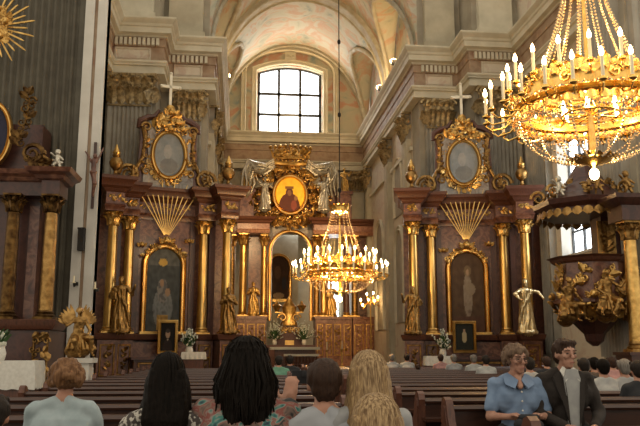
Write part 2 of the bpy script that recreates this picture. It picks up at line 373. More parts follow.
def wing_mb(mb,base,out,up,L,back=(0,1,0)):
    base=Vector(base);out=Vector(out);up=Vector(up)
    for i in range(7):
        t=i/6; d=(out*(.25+.75*t)+up*(1-.75*t)).normalized()
        mb.leaf(base+out*.05*L*i,d,back,L*(1-.45*t),L*.13,.25,6,L*.03)
def seated_angel_mb(h):
    mb=MB(); s=h
    def c(p0,r0,p1,r1): mb.cap([q*s for q in p0],r0*s,[q*s for q in p1],r1*s)
    c((0,.05,.42),.13,(0,.0,.68),.10); c((-.09,0,.74),.05,(.09,0,.74),.05); c((0,0,.74),.04,(0,-.02,.84),.035); mb.ell((0,-.03*s,.905*s),(.055*s,.065*s,.075*s))
    for i in range(9):
        a=PI*i/8; mb.ell((.055*s*cos(a),.0,(.91+.06*sin(a))*s),.028*s,6,4)
    c((.06,.02,.4),.085,(.20,-.22,.38),.065); c((.20,-.22,.38),.06,(.24,-.2,.10),.035); c((.24,-.2,.08),.03,(.26,-.3,.05),.025)
    c((-.06,.02,.4),.085,(-.12,-.26,.33),.065); c((-.12,-.26,.33),.06,(.0,-.2,.08),.035); c((0,-.2,.06),.03,(.0,-.3,.03),.025)
    c((-.11,0,.72),.045,(-.24,-.08,.62),.035); c((-.24,-.08,.62),.035,(-.36,-.1,.76),.025); mb.ell((-.37*s,-.1*s,.80*s),.03*s)
    c((.11,0,.72),.045,(.20,-.06,.55),.038); c((.20,-.06,.55),.035,(.14,-.22,.46),.028)
    for i in range(6): c((-.12+.05*i,-.02,.46),.03,(-.22+.1*i,-.16-.02*(i%2),.18),.05)
    c((0,.12,.5),.1,(0,.14,.1),.2); mb.ell((0,.02*s,.14*s),(.26*s,.22*s,.15*s))
    return mb
def putto_mb(h):
    mb=MB(); s=h
    def c(p0,r0,p1,r1): mb.cap([q*s for q in p0],r0*s,[q*s for q in p1],r1*s)
    c((0,0,.42),.13,(0,0,.62),.12); mb.ell((0,-.02*s,.84*s),(.12*s,.13*s,.14*s)); mb.ell((0,.02*s,.9*s),(.13*s,.13*s,.11*s))
    c((-.1,0,.66),.055,(-.28,-.08,.78),.045); c((.1,0,.66),.055,(.26,-.1,.5),.045)
    c((-.06,0,.38),.085,(-.14,-.18,.22),.065); c((-.14,-.18,.22),.06,(-.13,-.1,.02),.035); c((.06,0,.38),.085,(.16,-.1,.16),.06); c((.16,-.1,.16),.055,(.25,.02,.04),.035)
    c((-.2,.02,.5),.05,(.22,-.06,.36),.06)
    return mb
SM={}
for k,(fn,vx) in {'saint':(lambda:robe_mb(1.8,'saint'),.018),'pray':(lambda:robe_mb(1.8,'pray'),.022),'bend':(lambda:robe_mb(1.8,'bend'),.022),'angel':(lambda:robe_mb(1.8,'angel'),.022),
   'seated':(lambda:seated_angel_mb(1.0),.012),'putto':(lambda:putto_mb(1.0),.016)}.items():
    SM[k]=fuse(fn(),vx,1,.4,(lambda co:.016*sin(math.atan2(co.y,co.x)*9+co.z*5+2*noise.noise(co*3))*(1 if co.z<1.35 else .15)) if k in('saint','pray','bend','angel') else (lambda co:.010*noise.noise(co*12)))
def statue(kind,loc,h,m,label,group=None,rz=0,name='statue',cat='statue',wings=False,flip=False):
    me=SM[kind].copy(); me.materials.append(m); base=1.8 if kind in('saint','pray','bend','angel') else 1.0
    e=empty(name,loc,rz,label,cat,group); k=h/base; e.scale=(-k if flip else k,k,k)
    o=mo('figure',me,e)
    if wings:
        zz=1.3 if base==1.8 else .68; L=base*.40
        for sx in (-1,1): w=MB(); wing_mb(w,(sx*.06*base,.09*base,zz),(sx,.35,0),(0,.1,1),L); w.build('wing',m,e)
    return e
# ------------------------------------------------------------------ setting
AX=2.72; XL,XR=-4.9,10.4; CL,CR=-1.35,6.85; YN=22.3; YC=23.6; YE=34.0; YB=42.0; TOP=12.86
m=MB(); m.box(-9,15,-2,22.4,-.2,0); struct(m.build('floor',M['floor'],smooth=False))
m=MB()
m.box(XL-.0,XR,YN-2.2,YB,-.2,.0); 
m.box(CL,CR,24.2,YB,0,.15); m.box(CL,CR,24.6,YB,.15,.3); m.box(CL,CR,25.0,YB,.3,.45); m.box(CL,CR,25.0,YB,.45,.46)
struct(m.build('trim_1',M['floor'],smooth=False,label='stone steps up to the sanctuary'))
# crossing piers beside the chancel arch
def wallbox(name,x0,x1,y0,y1,z0,z1,mm): 
    m=MB(); m.box(x0,x1,y0,y1,z0,z1); return struct(m.build(name,mm,smooth=False))
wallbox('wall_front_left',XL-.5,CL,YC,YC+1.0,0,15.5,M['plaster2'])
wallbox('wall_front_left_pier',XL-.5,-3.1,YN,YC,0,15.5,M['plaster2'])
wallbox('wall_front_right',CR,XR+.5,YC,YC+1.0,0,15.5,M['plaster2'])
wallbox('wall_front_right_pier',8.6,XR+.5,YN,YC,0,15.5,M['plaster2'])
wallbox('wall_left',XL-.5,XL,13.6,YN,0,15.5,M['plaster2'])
# right wall with a deep window
WY0,WY1,WZ0,WZ1=17.7,19.9,at(575,248,19)[2]-.15,8.2
m=MB(); m.box(XR,XR+.9,12.6,WY0,0,15.5); m.box(XR,XR+.9,WY1,YN,0,15.5); m.box(XR,XR+.9,WY0,WY1,0,WZ0); m.box(XR,XR+.9,WY0,WY1,WZ1,15.5)
struct(m.build('wall_right',M['panel'],smooth=False))
def window_bars(mb,w,h,nx,nz,t=.06,d=.06,arch=0):
    # in XZ plane facing -Y, origin bottom centre
    for i in range(1,nx): x=-w/2+w*i/nx; mb.box(x-t/2,x+t/2,-d,0,0,h+arch*(1-abs(2*x/w)**2))
    for j in range(1,nz): z=h*j/nz; mb.box(-w/2,w/2,-d,0,z-t/2,z+t/2)
    mb.box(-w/2,-w/2+t,-d,0,0,h); mb.box(w/2-t,w/2,-d,0,0,h); mb.box(-w/2,w/2,-d,0,0,t)
    if arch:
        n=14; P=[(-w/2+w*i/n,-d/2,h+arch*(1-(2*i/n-1)**2)) for i in range(n+1)]; mb.tube(P,t*.7,6)
    else: mb.box(-w/2,w/2,-d,0,h-t,h)
def window(name,loc,rz,w,h,nx,nz,arch=0,t=.06,em='white_em'):
    e=empty(name,loc,rz); struct(e)
    m=MB(); window_bars(m,w,h,nx,nz,t,.08,arch); m.build('window_frame',M['lead'],e,smooth=False)
    n=14; pts=[(-w/2,0),(w/2,0)]+[(w/2-w*i/n,h+arch*(1-(1-2*i/n)**2)) for i in range(n+1)]
    m=MB(); m.prism(pts,.01,.03); m.build('pane',M[em],e,smooth=False); return e
window('window_2',(XR+.45,(WY0+WY1)/2,WZ0),-PI/2,WY1-WY0,WZ1-WZ0,3,5)
m=MB(); m.box(XR-.05,XR+.5,WY0-.05,WY1+.05,WZ0-.08,WZ0); struct(m.build('trim_2',M['white'],smooth=False))
m=MB(); m.box(XR+.003,XR+.44,WY1-.004,WY1-.03,WZ0,WZ1); struct(m.build('trim_3',M['white'],smooth=False))
# chancel walls
CWB=M['panel']
def chancel_wall(name,x0,x1): wallbox(name,x0,x1,YC+1.0,YB,0,TOP+.1,CWB)
chancel_wall('wall_chancel_right',CR,CR+.6); chancel_wall('wall_chancel_left',CL-.6,CL)
wallbox('wall_chancel_upper_right',CR+.2,CR+.6,YC+1,YE,TOP+.1,17.8,M['fresco2']); wallbox('wall_chancel_upper_left',CL-.6,CL-.2,YC+1,YE,TOP+.1,17.8,M['fresco2'])
wallbox('wall_back',CL-.6,CR+.6,YB,YB+.4,0,TOP,M['plaster'])
# end wall above the altar screen, with window opening
WX=2.63; p0=at(257,134,YE); p1=at(322,134,YE); pt=at(260,71,YE); WW=p1.x-p0.x; WX=(p0.x+p1.x)/2; WB=(p0.z+p1.z)/2; WH=pt.z-WB; WAR=at(290,66,YE).z-pt.z
VR=5.18; VZ=12.85; VRX=(CR-CL)/2; CXM=(CL+CR)/2
def endwall():
    m=MB(); zt=lambda x: VZ+VR*math.sqrt(max(0,1-((x-CXM)/VRX)**2))+.25
    def col(x0,x1,zb0,zb1,n=10):
        for i in range(n):
            a=x0+(x1-x0)*i/n; b=x0+(x1-x0)*(i+1)/n
            za=zb0(a);zb=zb0(b); ta=max(zt(a),za+.01);tb=max(zt(b),zb+.01)
            m.add([(a,YE,za),(b,YE,zb),(b,YE,tb),(a,YE,ta),(a,YE+.8,za),(b,YE+.8,zb),(b,YE+.8,tb),(a,YE+.8,ta)],[(0,1,2,3),(7,6,5,4),(0,4,5,1),(3,2,6,7),(0,3,7,4),(1,5,6,2)])
    L=WX-WW/2;Rr=WX+WW/2; f=lambda x:12.4
    col(CL,L,f,f,14); col(Rr,CR,f,f,14)
    col(L,Rr,lambda x:WB+WH+WAR*(1-((x-WX)/(WW/2))**2),None,14)
    m.box(L,Rr,YE,YE+.8,12.4,WB)
    return m
struct(endwall().build('wall_end_upper',M['fresco2'],smooth=False))
wallbox('wall_end',CL,CR,YE,YE+.8,7.9,12.4,M['plaster2'])
for x0,x1 in ((CL,-.75),(-.75+.9,1.15-.0),(4.25,5.35),(6.35,CR)): pass
window('window_1',(WX,YE+.35,WB),0,WW,WH,3,3,WAR,.15)
# window surround and segmental hood
m=MB()
fp=[(WX-WW/2-.18,YE,WB),(WX-WW/2-.18,YE,WB+WH+.1)]+[(WX-WW/2-.18+(WW+.36)*i/14,YE,WB+WH+.1+(WAR+.1)*(1-(2*i/14-1)**2)) for i in range(1,14)]+[(WX+WW/2+.18,YE,WB+WH+.1),(WX+WW/2+.18,YE,WB)]
frame_tube(m,fp,.3,.14,False); struct(m.build('trim_4',M['cornice']))
m=MB(); hl=at(245,66,YE);hr=at(337,70,YE);ht=at(291,50,YE); hw=(hr.x-hl.x)/2; hz=(hl.z+hr.z)/2-.3
hp=[(WX-hw,YE,WB),(WX-hw,YE,hz)]+[(WX-hw*cos(PI*i/18),YE,hz+(ht.z-hz)*sin(PI*i/18)) for i in range(1,18)]+[(WX+hw,YE,hz),(WX+hw,YE,WB)]
frame_tube(m,hp,.32,.3,False); m.box(WX-.3,WX+.3,YE-.12,YE,WB+WH+WAR+.25,ht.z-.15); m.scroll((WX-.15,YE-.15,ht.z-.45),(1,0,0),(0,0,1),.14,1.2,.04); m.scroll((WX+.15,YE-.15,ht.z-.45),(-1,0,0),(0,0,1),.14,1.2,.04)
struct(m.build('trim_5',M['cornice']))
# chancel vault: barrel cut by cross lunettes
def vault(y0,y1,name,nx=36,ny=30,h2=.72,mm='fresco'):
    m=MB(); yc=(y0+y1)/2; hy=(y1-y0)/2
    def z(x,y):
        a=math.sqrt(max(0,1-((x-CXM)/VRX)**2)); b=h2*math.sqrt(max(0,1-((y-yc)/hy)**2))
        return VZ+VR*max(a,b)
    vs=[];fs=[]
    for i in range(nx+1):
        x=CXM-VRX*cos(PI*i/nx)
        for j in range(ny+1):
            y=yc-hy*cos(PI*j/ny); vs.append((x,y,z(x,y)))
    n=len(vs)
    for i in range(nx):
        for j in range(ny): a=i*(ny+1)+j; fs.append((a,a+1,a+ny+2,a+ny+1))
    # back shell for thickness
    vs+= [(v[0]+(v[0]-CXM)*.03,v[1],v[2]+.25) for v in vs[:n]]
    fs+= [tuple(k+n for k in reversed(f)) for f in fs[:]]
    m.add(vs,fs); o=m.build(name,M[mm],ang=50); struct(o)
    # groin ribs
    for sx in (-1,1):
        for sy in (-1,1):
            P=[]
            for k in range(25):
                t=k/24; zz=h2*sin(PI/2*t) if False else h2*t
                a=math.sqrt(1-zz*zz)*VRX*sx; b=math.sqrt(max(0,1-(zz/h2)**2))*hy*sy
                P.append((CXM+a*.985,yc+b,VZ+VR*zz-.03))
            q=MB(); q.tube(P,.11,8); q.build('groin_rib',M['rib'],o)
    return o
vault(28.7,33.95,'ceiling'); vault(24.0,28.1,'ceiling_near',h2=.7)
def rib(y0,y1,name,drop=.16):
    m=MB(); n=40; vs=[]
    for y in (y0,y1):
        for k in range(n+1):
            a=PI*k/n; c_,s_=cos(a),sin(a)
            vs.append((CXM-VRX*c_,y,VZ+VR*s_+.1)); vs.append((CXM-(VRX-drop)*c_,y,VZ+(VR-drop)*s_))
    K=2*(n+1);fs=[]
    for k in range(n):
        a=2*k; fs+=[(a,a+1,a+3,a+2),(K+a,K+a+2,K+a+3,K+a+1),(a+1,K+a+1,K+a+3,a+3),(a,a+2,K+a+2,K+a)]
    m.add(vs,fs); 
    for y in (y0+.06,y1-.06): m.tube([(CXM-(VRX-drop)*cos(PI*k/n),y,VZ+(VR-drop)*sin(PI*k/n)) for k in range(n+1)],.07,6)
    struct(m.build(name,M['rib']))
rib(28.1,28.9,'trim_6'); rib(33.6,33.98,'trim_7',.1)
# wall over the chancel arch
m=MB(); n=28; vs=[]; Rr=VR
for y in (YC,YC+1.0):
    for k in range(n+1):
        a=PI*k/n; x=CXM-VRX*cos(a); z=VZ+VR*sin(a); vs+=[(x,y,z),(x,y,max(z+.02,20))]
K=2*(n+1);fs=[]
for k in range(n): a=2*k; fs+=[(a,a+2,a+3,a+1),(K+a,K+a+1,K+a+3,K+a+2),(a,K+a,K+a+2,a+2),(a+1,a+3,K+a+3,K+a+1)]
m.add(vs,fs); m.box(XL-.5,CL,YC,YC+1,15.5,20); m.box(CR,XR+.5,YC,YC+1,15.5,20); struct(m.build('wall_front',M['fresco'],ang=30))
# attic pilaster blocks above the cornice
for i,(x0,x1,y0,mm) in enumerate(((-4.6,-3.3,YN,'cornice'),(8.8,10.1,YN,'cornice'),(-2.9,-1.6,YC,'plaster'),(7.1,8.3,YC,'plaster'))):
    m=MB(); m.box(x0,x1,y0-.25,y0,TOP-.02,15.5); m.box(x0-.08,x1+.08,y0-.33,y0,TOP,TOP+.35); struct(m.build('trim_%d'%(10+i),M[mm],smooth=False))
# continuous entablature
path=[(XR,12.6),(XR,YN),(8.6,YN),(8.6,YC),(CR,YC),(CR,YE),(CL,YE),(CL,YC),(-3.1,YC),(-3.1,YN),(XL,YN),(XL,13.6)]
def ent(name,prof,mm,ct=False):
    m=MB(); sweep(m,path,prof,ct); struct(m.build(name,M[mm],ang=30))
ent('trim_20',[(.0,10.88),(.30,10.9),(.30,11.02),(.26,11.03),(.26,11.18),(.33,11.2),(.33,11.24),(.38,11.3),(.38,11.36),(.0,11.38)],'cornice')
ent('trim_21',[(.24,11.36),(.24,11.95)],'frieze')
ent('trim_22',[(.24,11.9),(.28,11.92),(.28,12.2),(.34,12.24)],'frieze')
ent('trim_23',[(.32,12.22),(.36,12.3),(.50,12.34),(.50,12.54),(.54,12.58),(.56,12.66),(.64,12.74),(.68,12.80),(.68,TOP),(.0,TOP+.03)],'cornice')
# frieze brackets and panels on the crossing piers
def dentils(name,x0,x1,y,n):
    m=MB()
    for i in range(n):
        x=x0+(x1-x0)*(i+.5)/n; m.box(x-.05,x+.05,y-.37,y-.26,11.94,12.2)
    return struct(m.build(name,M['cornice'],smooth=False))
dentils('trim_24',XL+.3,-3.0,YN,10); dentils('trim_25',-2.9,CL,YC,9); dentils('trim_26',CR,8.4,YC,9); dentils('trim_27',8.5,XR-.3,YN,10)
for i,(x0,x1,y) in enumerate(((XL+.35,-3.35,YN),(-2.6,CL-.25,YC),(CR+.25,8.1,YC),(8.85,XR-.35,YN))):
    m=MB(); frame_tube(m,[(x0,y-.24,11.43),(x0,y-.24,11.84),(x1,y-.24,11.84),(x1,y-.24,11.43)],.07,.05); m.box(x0,x1,y-.25,y-.2,11.43,11.84); struct(m.build('trim_%d'%(30+i),M['panel']))
# fluted pilasters with gilded capitals
def pilaster(i,x,y,w,rz=0,mm='flute',z0=.6,nf=9,zt=9.72,d=.28,capm='gold_dark'):
    e=empty('trim_%d'%i,(x,y,0),rz); struct(e)
    fluted(w,d,z0+.5,zt,nf).build('shaft',M[mm],e,ang=60)
    b=MB(); b.box(-w/2-.12,w/2+.12,-d-.12,0,0,z0); b.box(-w/2-.06,w/2+.06,-d-.06,0,z0,z0+.5); b.build('pilaster_base',M['plaster2'],e,smooth=False)
    pil_capital(w,d,zt,10.9,e,M[capm]); return e
pilaster(40,-3.98,YN,1.5,nf=9); pilaster(41,9.5,YN,1.5,nf=9)
pilaster(42,-2.05,YC,1.0,nf=6); pilaster(43,7.55,YC,1.0,nf=6)
pilaster(44,XR,20.9,1.7,-PI/2,nf=9,d=.25); pilaster(45,XR,16.2,1.6,-PI/2,nf=9,d=.25)
def flatpil(i,x,y,w,rz,zt=9.75,mm='plaster'):
    e=empty('trim_%d'%i,(x,y,0),rz); struct(e)
    b=MB(); d=.22; b.box(-w/2,w/2,-d,0,1.0,zt); b.box(-w/2-.1,w/2+.1,-d-.1,0,0,.8); b.box(-w/2-.05,w/2+.05,-d-.05,0,.8,1.05)
    b.box(-w/2+.12,w/2-.12,-d-.03,-d,1.3,zt-.2); b.build('shaft',M[mm],e,smooth=False)
    pil_capital(w,d,zt,10.9,e,M['gold_dark'])
for k,(y,w) in enumerate(((25.2,.8),(28.5,.9),(33.2,.8))):
    flatpil(50+k,CR,y,w,-PI/2); flatpil(55+k,CL,y,w,PI/2)
flatpil(60,6.3,YE,.7,0)
# arched recess on the right chancel wall
def recess(i,y,w,z0,zs):
    e=empty('trim_%d'%i,(CR-.01,y,0),-PI/2); struct(e)
    m=MB(); frame_tube(m,arch_pts(w,z0,zs),.22,.12,False); m.build('arch_frame',M['cornice'],e)
    m=MB(); pts=[(-w/2,z0),(w/2,z0)]+[(w/2*cos(PI*k/16),zs+w/2*sin(PI*k/16)) for k in range(17)]; m.prism(pts,-.03,0); m.build('recess_panel',M['plaster2'],e,smooth=False)
recess(65,26.9,1.7,2.4,5.6); recess(66,30.8,2.0,2.2,6.5); recess(67,26.9,1.7,7.0,8.6)
m=MB(); 
for y in (24.7,): m.box(CR-.12,CR,YC+1,YE,9.2,9.35)
m.box(CL,CL+.12,YC+1,YE,9.2,9.35); struct(m.build('trim_70',M['cornice'],smooth=False))
# back room windows
window('window_3',(at(333,300,YB).x,YB-.06,at(333,318,YB).z),0,.8,at(333,272,YB).z-at(333,318,YB).z,2,6,.25)
window('window_4',(at(220,300,YB).x,YB-.06,at(220,318,YB).z),0,.8,at(220,268,YB).z-at(220,318,YB).z,2,6,.25)
wallbox('ceiling_back',CL,CR,YE+.8,YB,9.6,9.9,M['plaster2'])
m=MB(); m.box(XR-.5,XR,20.9,YN-.02,0,6.4); m.box(XR-.58,XR,20.8,YN-.02,6.4,6.6); struct(m.build('trim_71',M['marble_dark'],smooth=False))
# ------------------------------------------------------------------ near left pier
PY=13.0; a=at(35,60,PY).x; b=at(83.5,60,PY).x; c=at(105.5,60,PY).x
wallbox('wall_left_pier',-5.6,c-.6,PY+.25,PY+1.9,0,14,M['plaster2'])
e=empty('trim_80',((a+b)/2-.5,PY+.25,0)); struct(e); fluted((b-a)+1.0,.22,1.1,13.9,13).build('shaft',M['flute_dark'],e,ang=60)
m=MB(); m.box(-.5*((b-a)+1.0)-.05,.5*((b-a)+1.0)+.05,-.3,0,0,1.1); m.build('pilaster_base',M['plaster2'],e,smooth=False)
m=MB(); mid=(b+c)/2
m.box(b,mid-.035,PY-.06,PY+.25,0,14); m.box(mid+.035,c,PY-.06,PY+.25,0,14); m.box(b,c,PY,PY+.25,0,14); m.box(b-.02,c+.03,PY-.14,PY+.25,0,.9)
struct(m.build('trim_81',M['white'],smooth=False))
m=MB(); m.box(mid-.033,mid+.033,PY-.02,PY-.001,.9,13.9); struct(m.build('trim_82',M['frieze'],smooth=False))
# right near pier behind the pulpit
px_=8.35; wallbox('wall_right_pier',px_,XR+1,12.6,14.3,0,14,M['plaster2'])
e=empty('trim_83',(px_+1.0,12.6,0)); struct(e); fluted(1.9,.22,1.1,13.9,10).build('shaft',M['flute'],e,ang=60)
e=empty('trim_84',(px_,13.45,0),-PI/2); struct(e); fluted(1.5,.2,1.1,13.9,9).build('shaft',M['flute'],e,ang=60)
# ------------------------------------------------------------------ side altars
def P_oval(x,z):
    d=math.sqrt(x*x+z*z); c=lerp3((.17,.19,.20),(.30,.31,.30),min(1,max(0,.5+.5*noise.noise(Vector((x*2,z*2.6,3))))))
    if blob(x,z,.0,-.5,.6,.35): c=lerp3(c,(.12,.11,.10),.5)
    if blob(x,z,-.1,.15,.28,.34): c=lerp3(c,(.36,.34,.31),.6)
    return c
def P_madonna(x,z):
    n=noise.noise(Vector((x*5,z*8,1)))
    c=(.05+.02*n,.055+.02*n,.055+.02*n)
    if abs(x)<.9 and z>.55: c=lerp3(c,(.13,.13,.12),.5+.4*n)
    if blob(x,z,0,-.45,.55,.5): c=lerp3((.16,.17,.17),(.07,.07,.07),abs(n)*1.5)
    if blob(x,z,-.05,-.05,.3,.3): c=(.17,.16,.15) if n>0 else (.09,.09,.09)
    if blob(x,z,-.08,.13,.12,.09): c=(.25,.16,.10)
    if blob(x,z,.25,-.08,.14,.10): c=(.26,.17,.11)
    if blob(x,z,-.05,.62,.25,.08) or (abs(x+.05)<.2 and .6<z<.72 and int((x+1)*25)%2): c=(.45,.29,.07)
    if abs(x)<.3 and -.97<z<-.62: c=lerp3((.36,.22,.06),(.16,.09,.03),abs(n)*1.6)
    return c
def P_christ(x,z):
    n=noise.noise(Vector((x*4,z*7,5))); c=lerp3((.055,.03,.018),(.09,.055,.03),.5+.5*n)
    if blob(x,z,.02,-.1,.26,.55) : c=lerp3((.22,.17,.12),(.13,.09,.06),abs(n)*1.5)
    if blob(x,z,.16,.05,.3,.16): c=(.20,.15,.10)
    if blob(x,z,.03,.47,.09,.075): c=(.28,.18,.11)
    if blob(x,z,.03,.5,.2,.14) and not blob(x,z,.03,.47,.09,.075): c=lerp3(c,(.2,.14,.07),.5)
    if z<-.62: c=lerp3((.06,.03,.02),(.10,.05,.03),.5+n*.5)
    return c
def P_portrait(x,z):
    c=(.012,.010,.008)
    if abs(x)>.88 or abs(z)>.92: return (.05,.035,.015)
    if blob(x,z,0,-.75,.62,.6): c=(.03,.02,.017)
    if blob(x,z,0,.2,.30,.30): c=(.36,.23,.15)
    if blob(x,z,0,.42,.32,.14) : c=(.05,.04,.035)
    if blob(x,z,0,-.18,.1,.08): c=(.28,.22,.17)
    return c
def P_small(x,z):
    c=(.02,.02,.015)
    if blob(x,z,.0,.0,.26,.42): c=(.34,.27,.15)
    if blob(x,z,0,.45,.13,.12): c=(.32,.2,.12)
    return c
def side_altar(loc,label,pic,name='side_altar',rays=True,vane=0,rz=0):
    e=empty(name,loc,rz,label,'altar','side altars under the chancel arch')
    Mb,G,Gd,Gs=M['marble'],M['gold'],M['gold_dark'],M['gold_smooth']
    # wall panel behind everything
    m=MB(); m.box(-2.15,2.15,-.22,-.0,0,6.0); m.box(-.85,.85,-.34,-.22,1.8,5.95); m.build('back_panel',Mb,e,smooth=False)
    m=MB()
    for sx in (-1,1):
        for i,(x0,x1,y0) in enumerate(((1.0,1.55,-1.0),(1.58,2.18,-1.75))):
            m.box(min(sx*x0,sx*x1),max(sx*x0,sx*x1),y0,-.22,.0,1.62)
    m.box(-1.0,1.0,-.7,-.22,0,1.5)
    m.build('pedestal',Mb,e,smooth=False)
    m=MB(); pp=[(2.2,-.1),(2.2,-1.78),(1.56,-1.78),(1.56,-1.03),(.98,-1.03),(.98,-.72),(-.98,-.72),(-.98,-1.03),(-1.56,-1.03),(-1.56,-1.78),(-2.2,-1.78),(-2.2,-.1)]
    sweep(m,pp,[(0,1.55),(.05,1.58),(.08,1.66),(.10,1.74),(.0,1.76)]); sweep(m,pp,[(0,0),(.1,.0),(.1,.22),(.03,.3),(0,.3)]); m.build('pedestal_moulding',M['wood_red'],e,ang=30)
    m=MB()
    for sx in (-1,1):
        for cx,y0,w in ((1.275,-1.0,.36),(1.88,-1.75,.4)):
            frame_tube(m,[(sx*cx-w/2,y0,.5),(sx*cx-w/2,y0,1.4),(sx*cx+w/2,y0,1.4),(sx*cx+w/2,y0,.5)],.05,.03)
            foliage(m,[(sx*cx,y0,.65),(sx*cx,y0,1.3)],5,.2,wscale=.4)
    m.build('pedestal_ornament',Gd,e)
    m=MB(); m.box(-1.05,1.05,-1.55,-.70,0,.95); m.box(-1.15,1.15,-1.65,-.70,.95,1.03); m.build('altar_table',M['marble_dark'],e,smooth=False)
    m=MB(); frame_tube(m,[(-.9,-1.55,.15),(-.9,-1.55,.85),(.9,-1.55,.85),(.9,-1.55,.15)],.06,.03); foliage(m,[(-.3,-1.55,.5),(.3,-1.55,.5)],7,.2); m.build('table_ornament',Gd,e)
    for sx in (-1,1):
        column(e,sx*1.22,-.74,1.75,5.55,.165,Gs,G); column(e,sx*1.84,-1.42,1.75,5.55,.165,Gs,G)
        m=MB(); m.box(sx*.93-.09,sx*.93+.09,-.42,-.2,1.75,5.5); m.build('pilaster',M['marble_dark'],e,smooth=False); m=MB(); m.box(sx*1.56-.1,sx*1.56+.1,-.6,-.2,1.75,5.5); m.build('pilaster',M['marble_dark'],e,smooth=False)
    # entablature breaking forward over each column
    ep=[(2.12,-.05),(2.12,-1.68),(1.56,-1.68),(1.56,-.98),(.98,-.98),(.98,-.42),(-.98,-.42),(-.98,-.98),(-1.56,-.98),(-1.56,-1.68),(-2.12,-1.68),(-2.12,-.05)]
    m=MB(); sweep(m,ep,[(-.08,5.5),(.0,5.5),(.02,5.62),(.05,5.66),(.0,5.72),(.0,6.1)]); m.build('frieze',Mb,e,ang=30)
    m=MB(); sweep(m,ep,[(0,6.08),(.06,6.12),(.1,6.2),(.2,6.26),(.24,6.38),(.32,6.46),(.34,6.56),(.0,6.6)]); m.build('cornice',M['wood_red'],e,ang=30)
    m=MB()
    for sx in (-1,1):
        for cx,y in ((1.27,-.98),(1.84,-1.68)): foliage(m,[(sx*cx-.2,y,5.92),(sx*cx+.2,y,5.92)],4,.2)
    foliage(m,[(-.9,-.42,5.92),(.9,-.42,5.92)],8,.16); m.build('frieze_ornament',G,e)
    # arched painting
    m=MB(); frame_tube(m,arch_pts(1.28,1.8,4.0,18,-.34),.19,.2,False); m.build('arch_frame',Gs,e)
    m=MB(); foliage(m,[(x,y-.18,z) for x,y,z in arch_pts(1.28,3.9,4.0,18,-.34)],10,.08); m.box(-.75,.75,-.62,-.30,1.74,1.84); m.build('arch_ornament',G,e)
    painting('painting',e,ARCH,pic,-.58,.58,1.84,4.62,-.40,48,96)
    # cherub and sunburst over the arch
    zc=4.86; m=MB()
    for i in range(11):
        a=R(90+(i-5)*6.4)+R(vane); L=(2.1 if i%2==0 else 1.7)*(1-.08*abs(i-5)/5); d=Vector((cos(a),0,sin(a))); p=Vector((0,-.62,zc))
        m.tube([p+d*.15,p+d*L*.9,p+d*L],[.012,.022,.006],4)
    m.build('sun_rays',Gs,e)
    m=MB(); putto_head(m,(0,-.7,zc-.06),.13); m.build('cherub_head',G,e)
    for sx in (-1,1): m=MB(); putto_head(m,(sx*.78,-.55,4.75+.1*sx),.08); foliage(m,[(sx*.15,-.5,zc-.2),(sx*.45,-.5,zc-.35),(sx*.7,-.5,zc-.6)],6,.2); m.build('cherub_head',G,e)
    # attic
    m=MB(); pts=[(-.86,6.55),(.86,6.55),(.82,7.2),(.70,7.7),(.74,8.5),(.60,8.75),(.3,8.98),(0,9.1),(-.3,8.98),(-.6,8.75),(-.74,8.5),(-.70,7.7),(-.82,7.2)]
    m.prism(pts,-.55,-.15); m.build('attic_panel',M['marble_grey'],e,smooth=False)
    for sx in (-1,1): m=MB(); m.prism([(sx*.84,6.55),(sx*1.5,6.55),(sx*1.45,6.85),(sx*1.15,7.05),(sx*1.0,7.4),(sx*.95,8.2),(sx*.98,8.75),(sx*.70,8.75),(sx*.68,7.7)],-.45,-.1); m.build('attic_wing',Mb,e,smooth=False)
    for sx in (-1,1):
        m=MB(); P=[(sx*x,-.5,z) for x,z in ((1.0,8.6),(.98,8.85),(.72,9.0),(.5,9.05),(.35,9.3))]; m.tube([(x,-.4,z) for x,_,z in P],[.1,.12,.12,.1,.05],8); m.build('pediment_scroll',M['wood_red'],e)
    for sx in (-1,1):
        m=MB(); m.scroll((sx*1.28,-.5,6.95),(sx,0,0),(0,0,1),.36,1.7,.08); m.tube([(sx*1.05,-.48,7.2),(sx*.86,-.5,7.6),(sx*.80,-.5,8.2),(sx*.86,-.5,8.6)],[.07,.06,.06,.09],8)
        m.scroll((sx*.78,-.55,8.62),(sx,0,0),(0,0,1),.17,1.4,.05); foliage(m,[(sx*.82,-.52,7.1),(sx*.78,-.52,8.5)],8,.22)
        m.scroll((sx*.74,-.55,7.1),(-sx,0,0),(0,0,1),.15,1.4,.05); m.build('attic_scroll',Gd if sx else Gd,e)
    m=MB(); frame_tube(m,ring(0,7.72,.56,.80,-.55,36),.14,.12); m.build('oval_frame',Gs,e)
    m=MB(); foliage(m,ring(0,7.72,.68,.92,-.56,36,PI*1.05,PI*1.95),17,.26); foliage(m,ring(0,7.72,.66,.90,-.56,20,PI*.08,PI*.92),8,.13); m.build('oval_ornament',G,e)
    painting('oval_painting',e,OVAL,P_oval,-.5,.5,6.98,8.46,-.57,44,60,.02)
    m=MB(); foliage(m,[(-.55,-.6,8.6),(-.2,-.62,9.0),(.2,-.62,9.0),(.55,-.6,8.6)],12,.36)
    for x,z,r in ((-.25,8.72,.13),(.22,8.85,.12),(.0,9.2,.13),(-.02,8.6,.1),(.38,8.62,.09)): putto_head(m,(x,-.72,z),r)
    m.ell((0,-.5,9.35),(.16,.12,.16)); m.build('crest',G,e)
    m=MB(); m.box(-.045,.045,-.46,-.38,9.4,10.62); m.box(-.30,.30,-.46,-.38,10.12,10.22)
    for x,z in ((0,10.65),(-.32,10.17),(.32,10.17)): m.ell((x,-.42,z),.065,8,6)
    m.build('cross',M['crosswhite'],e); return e
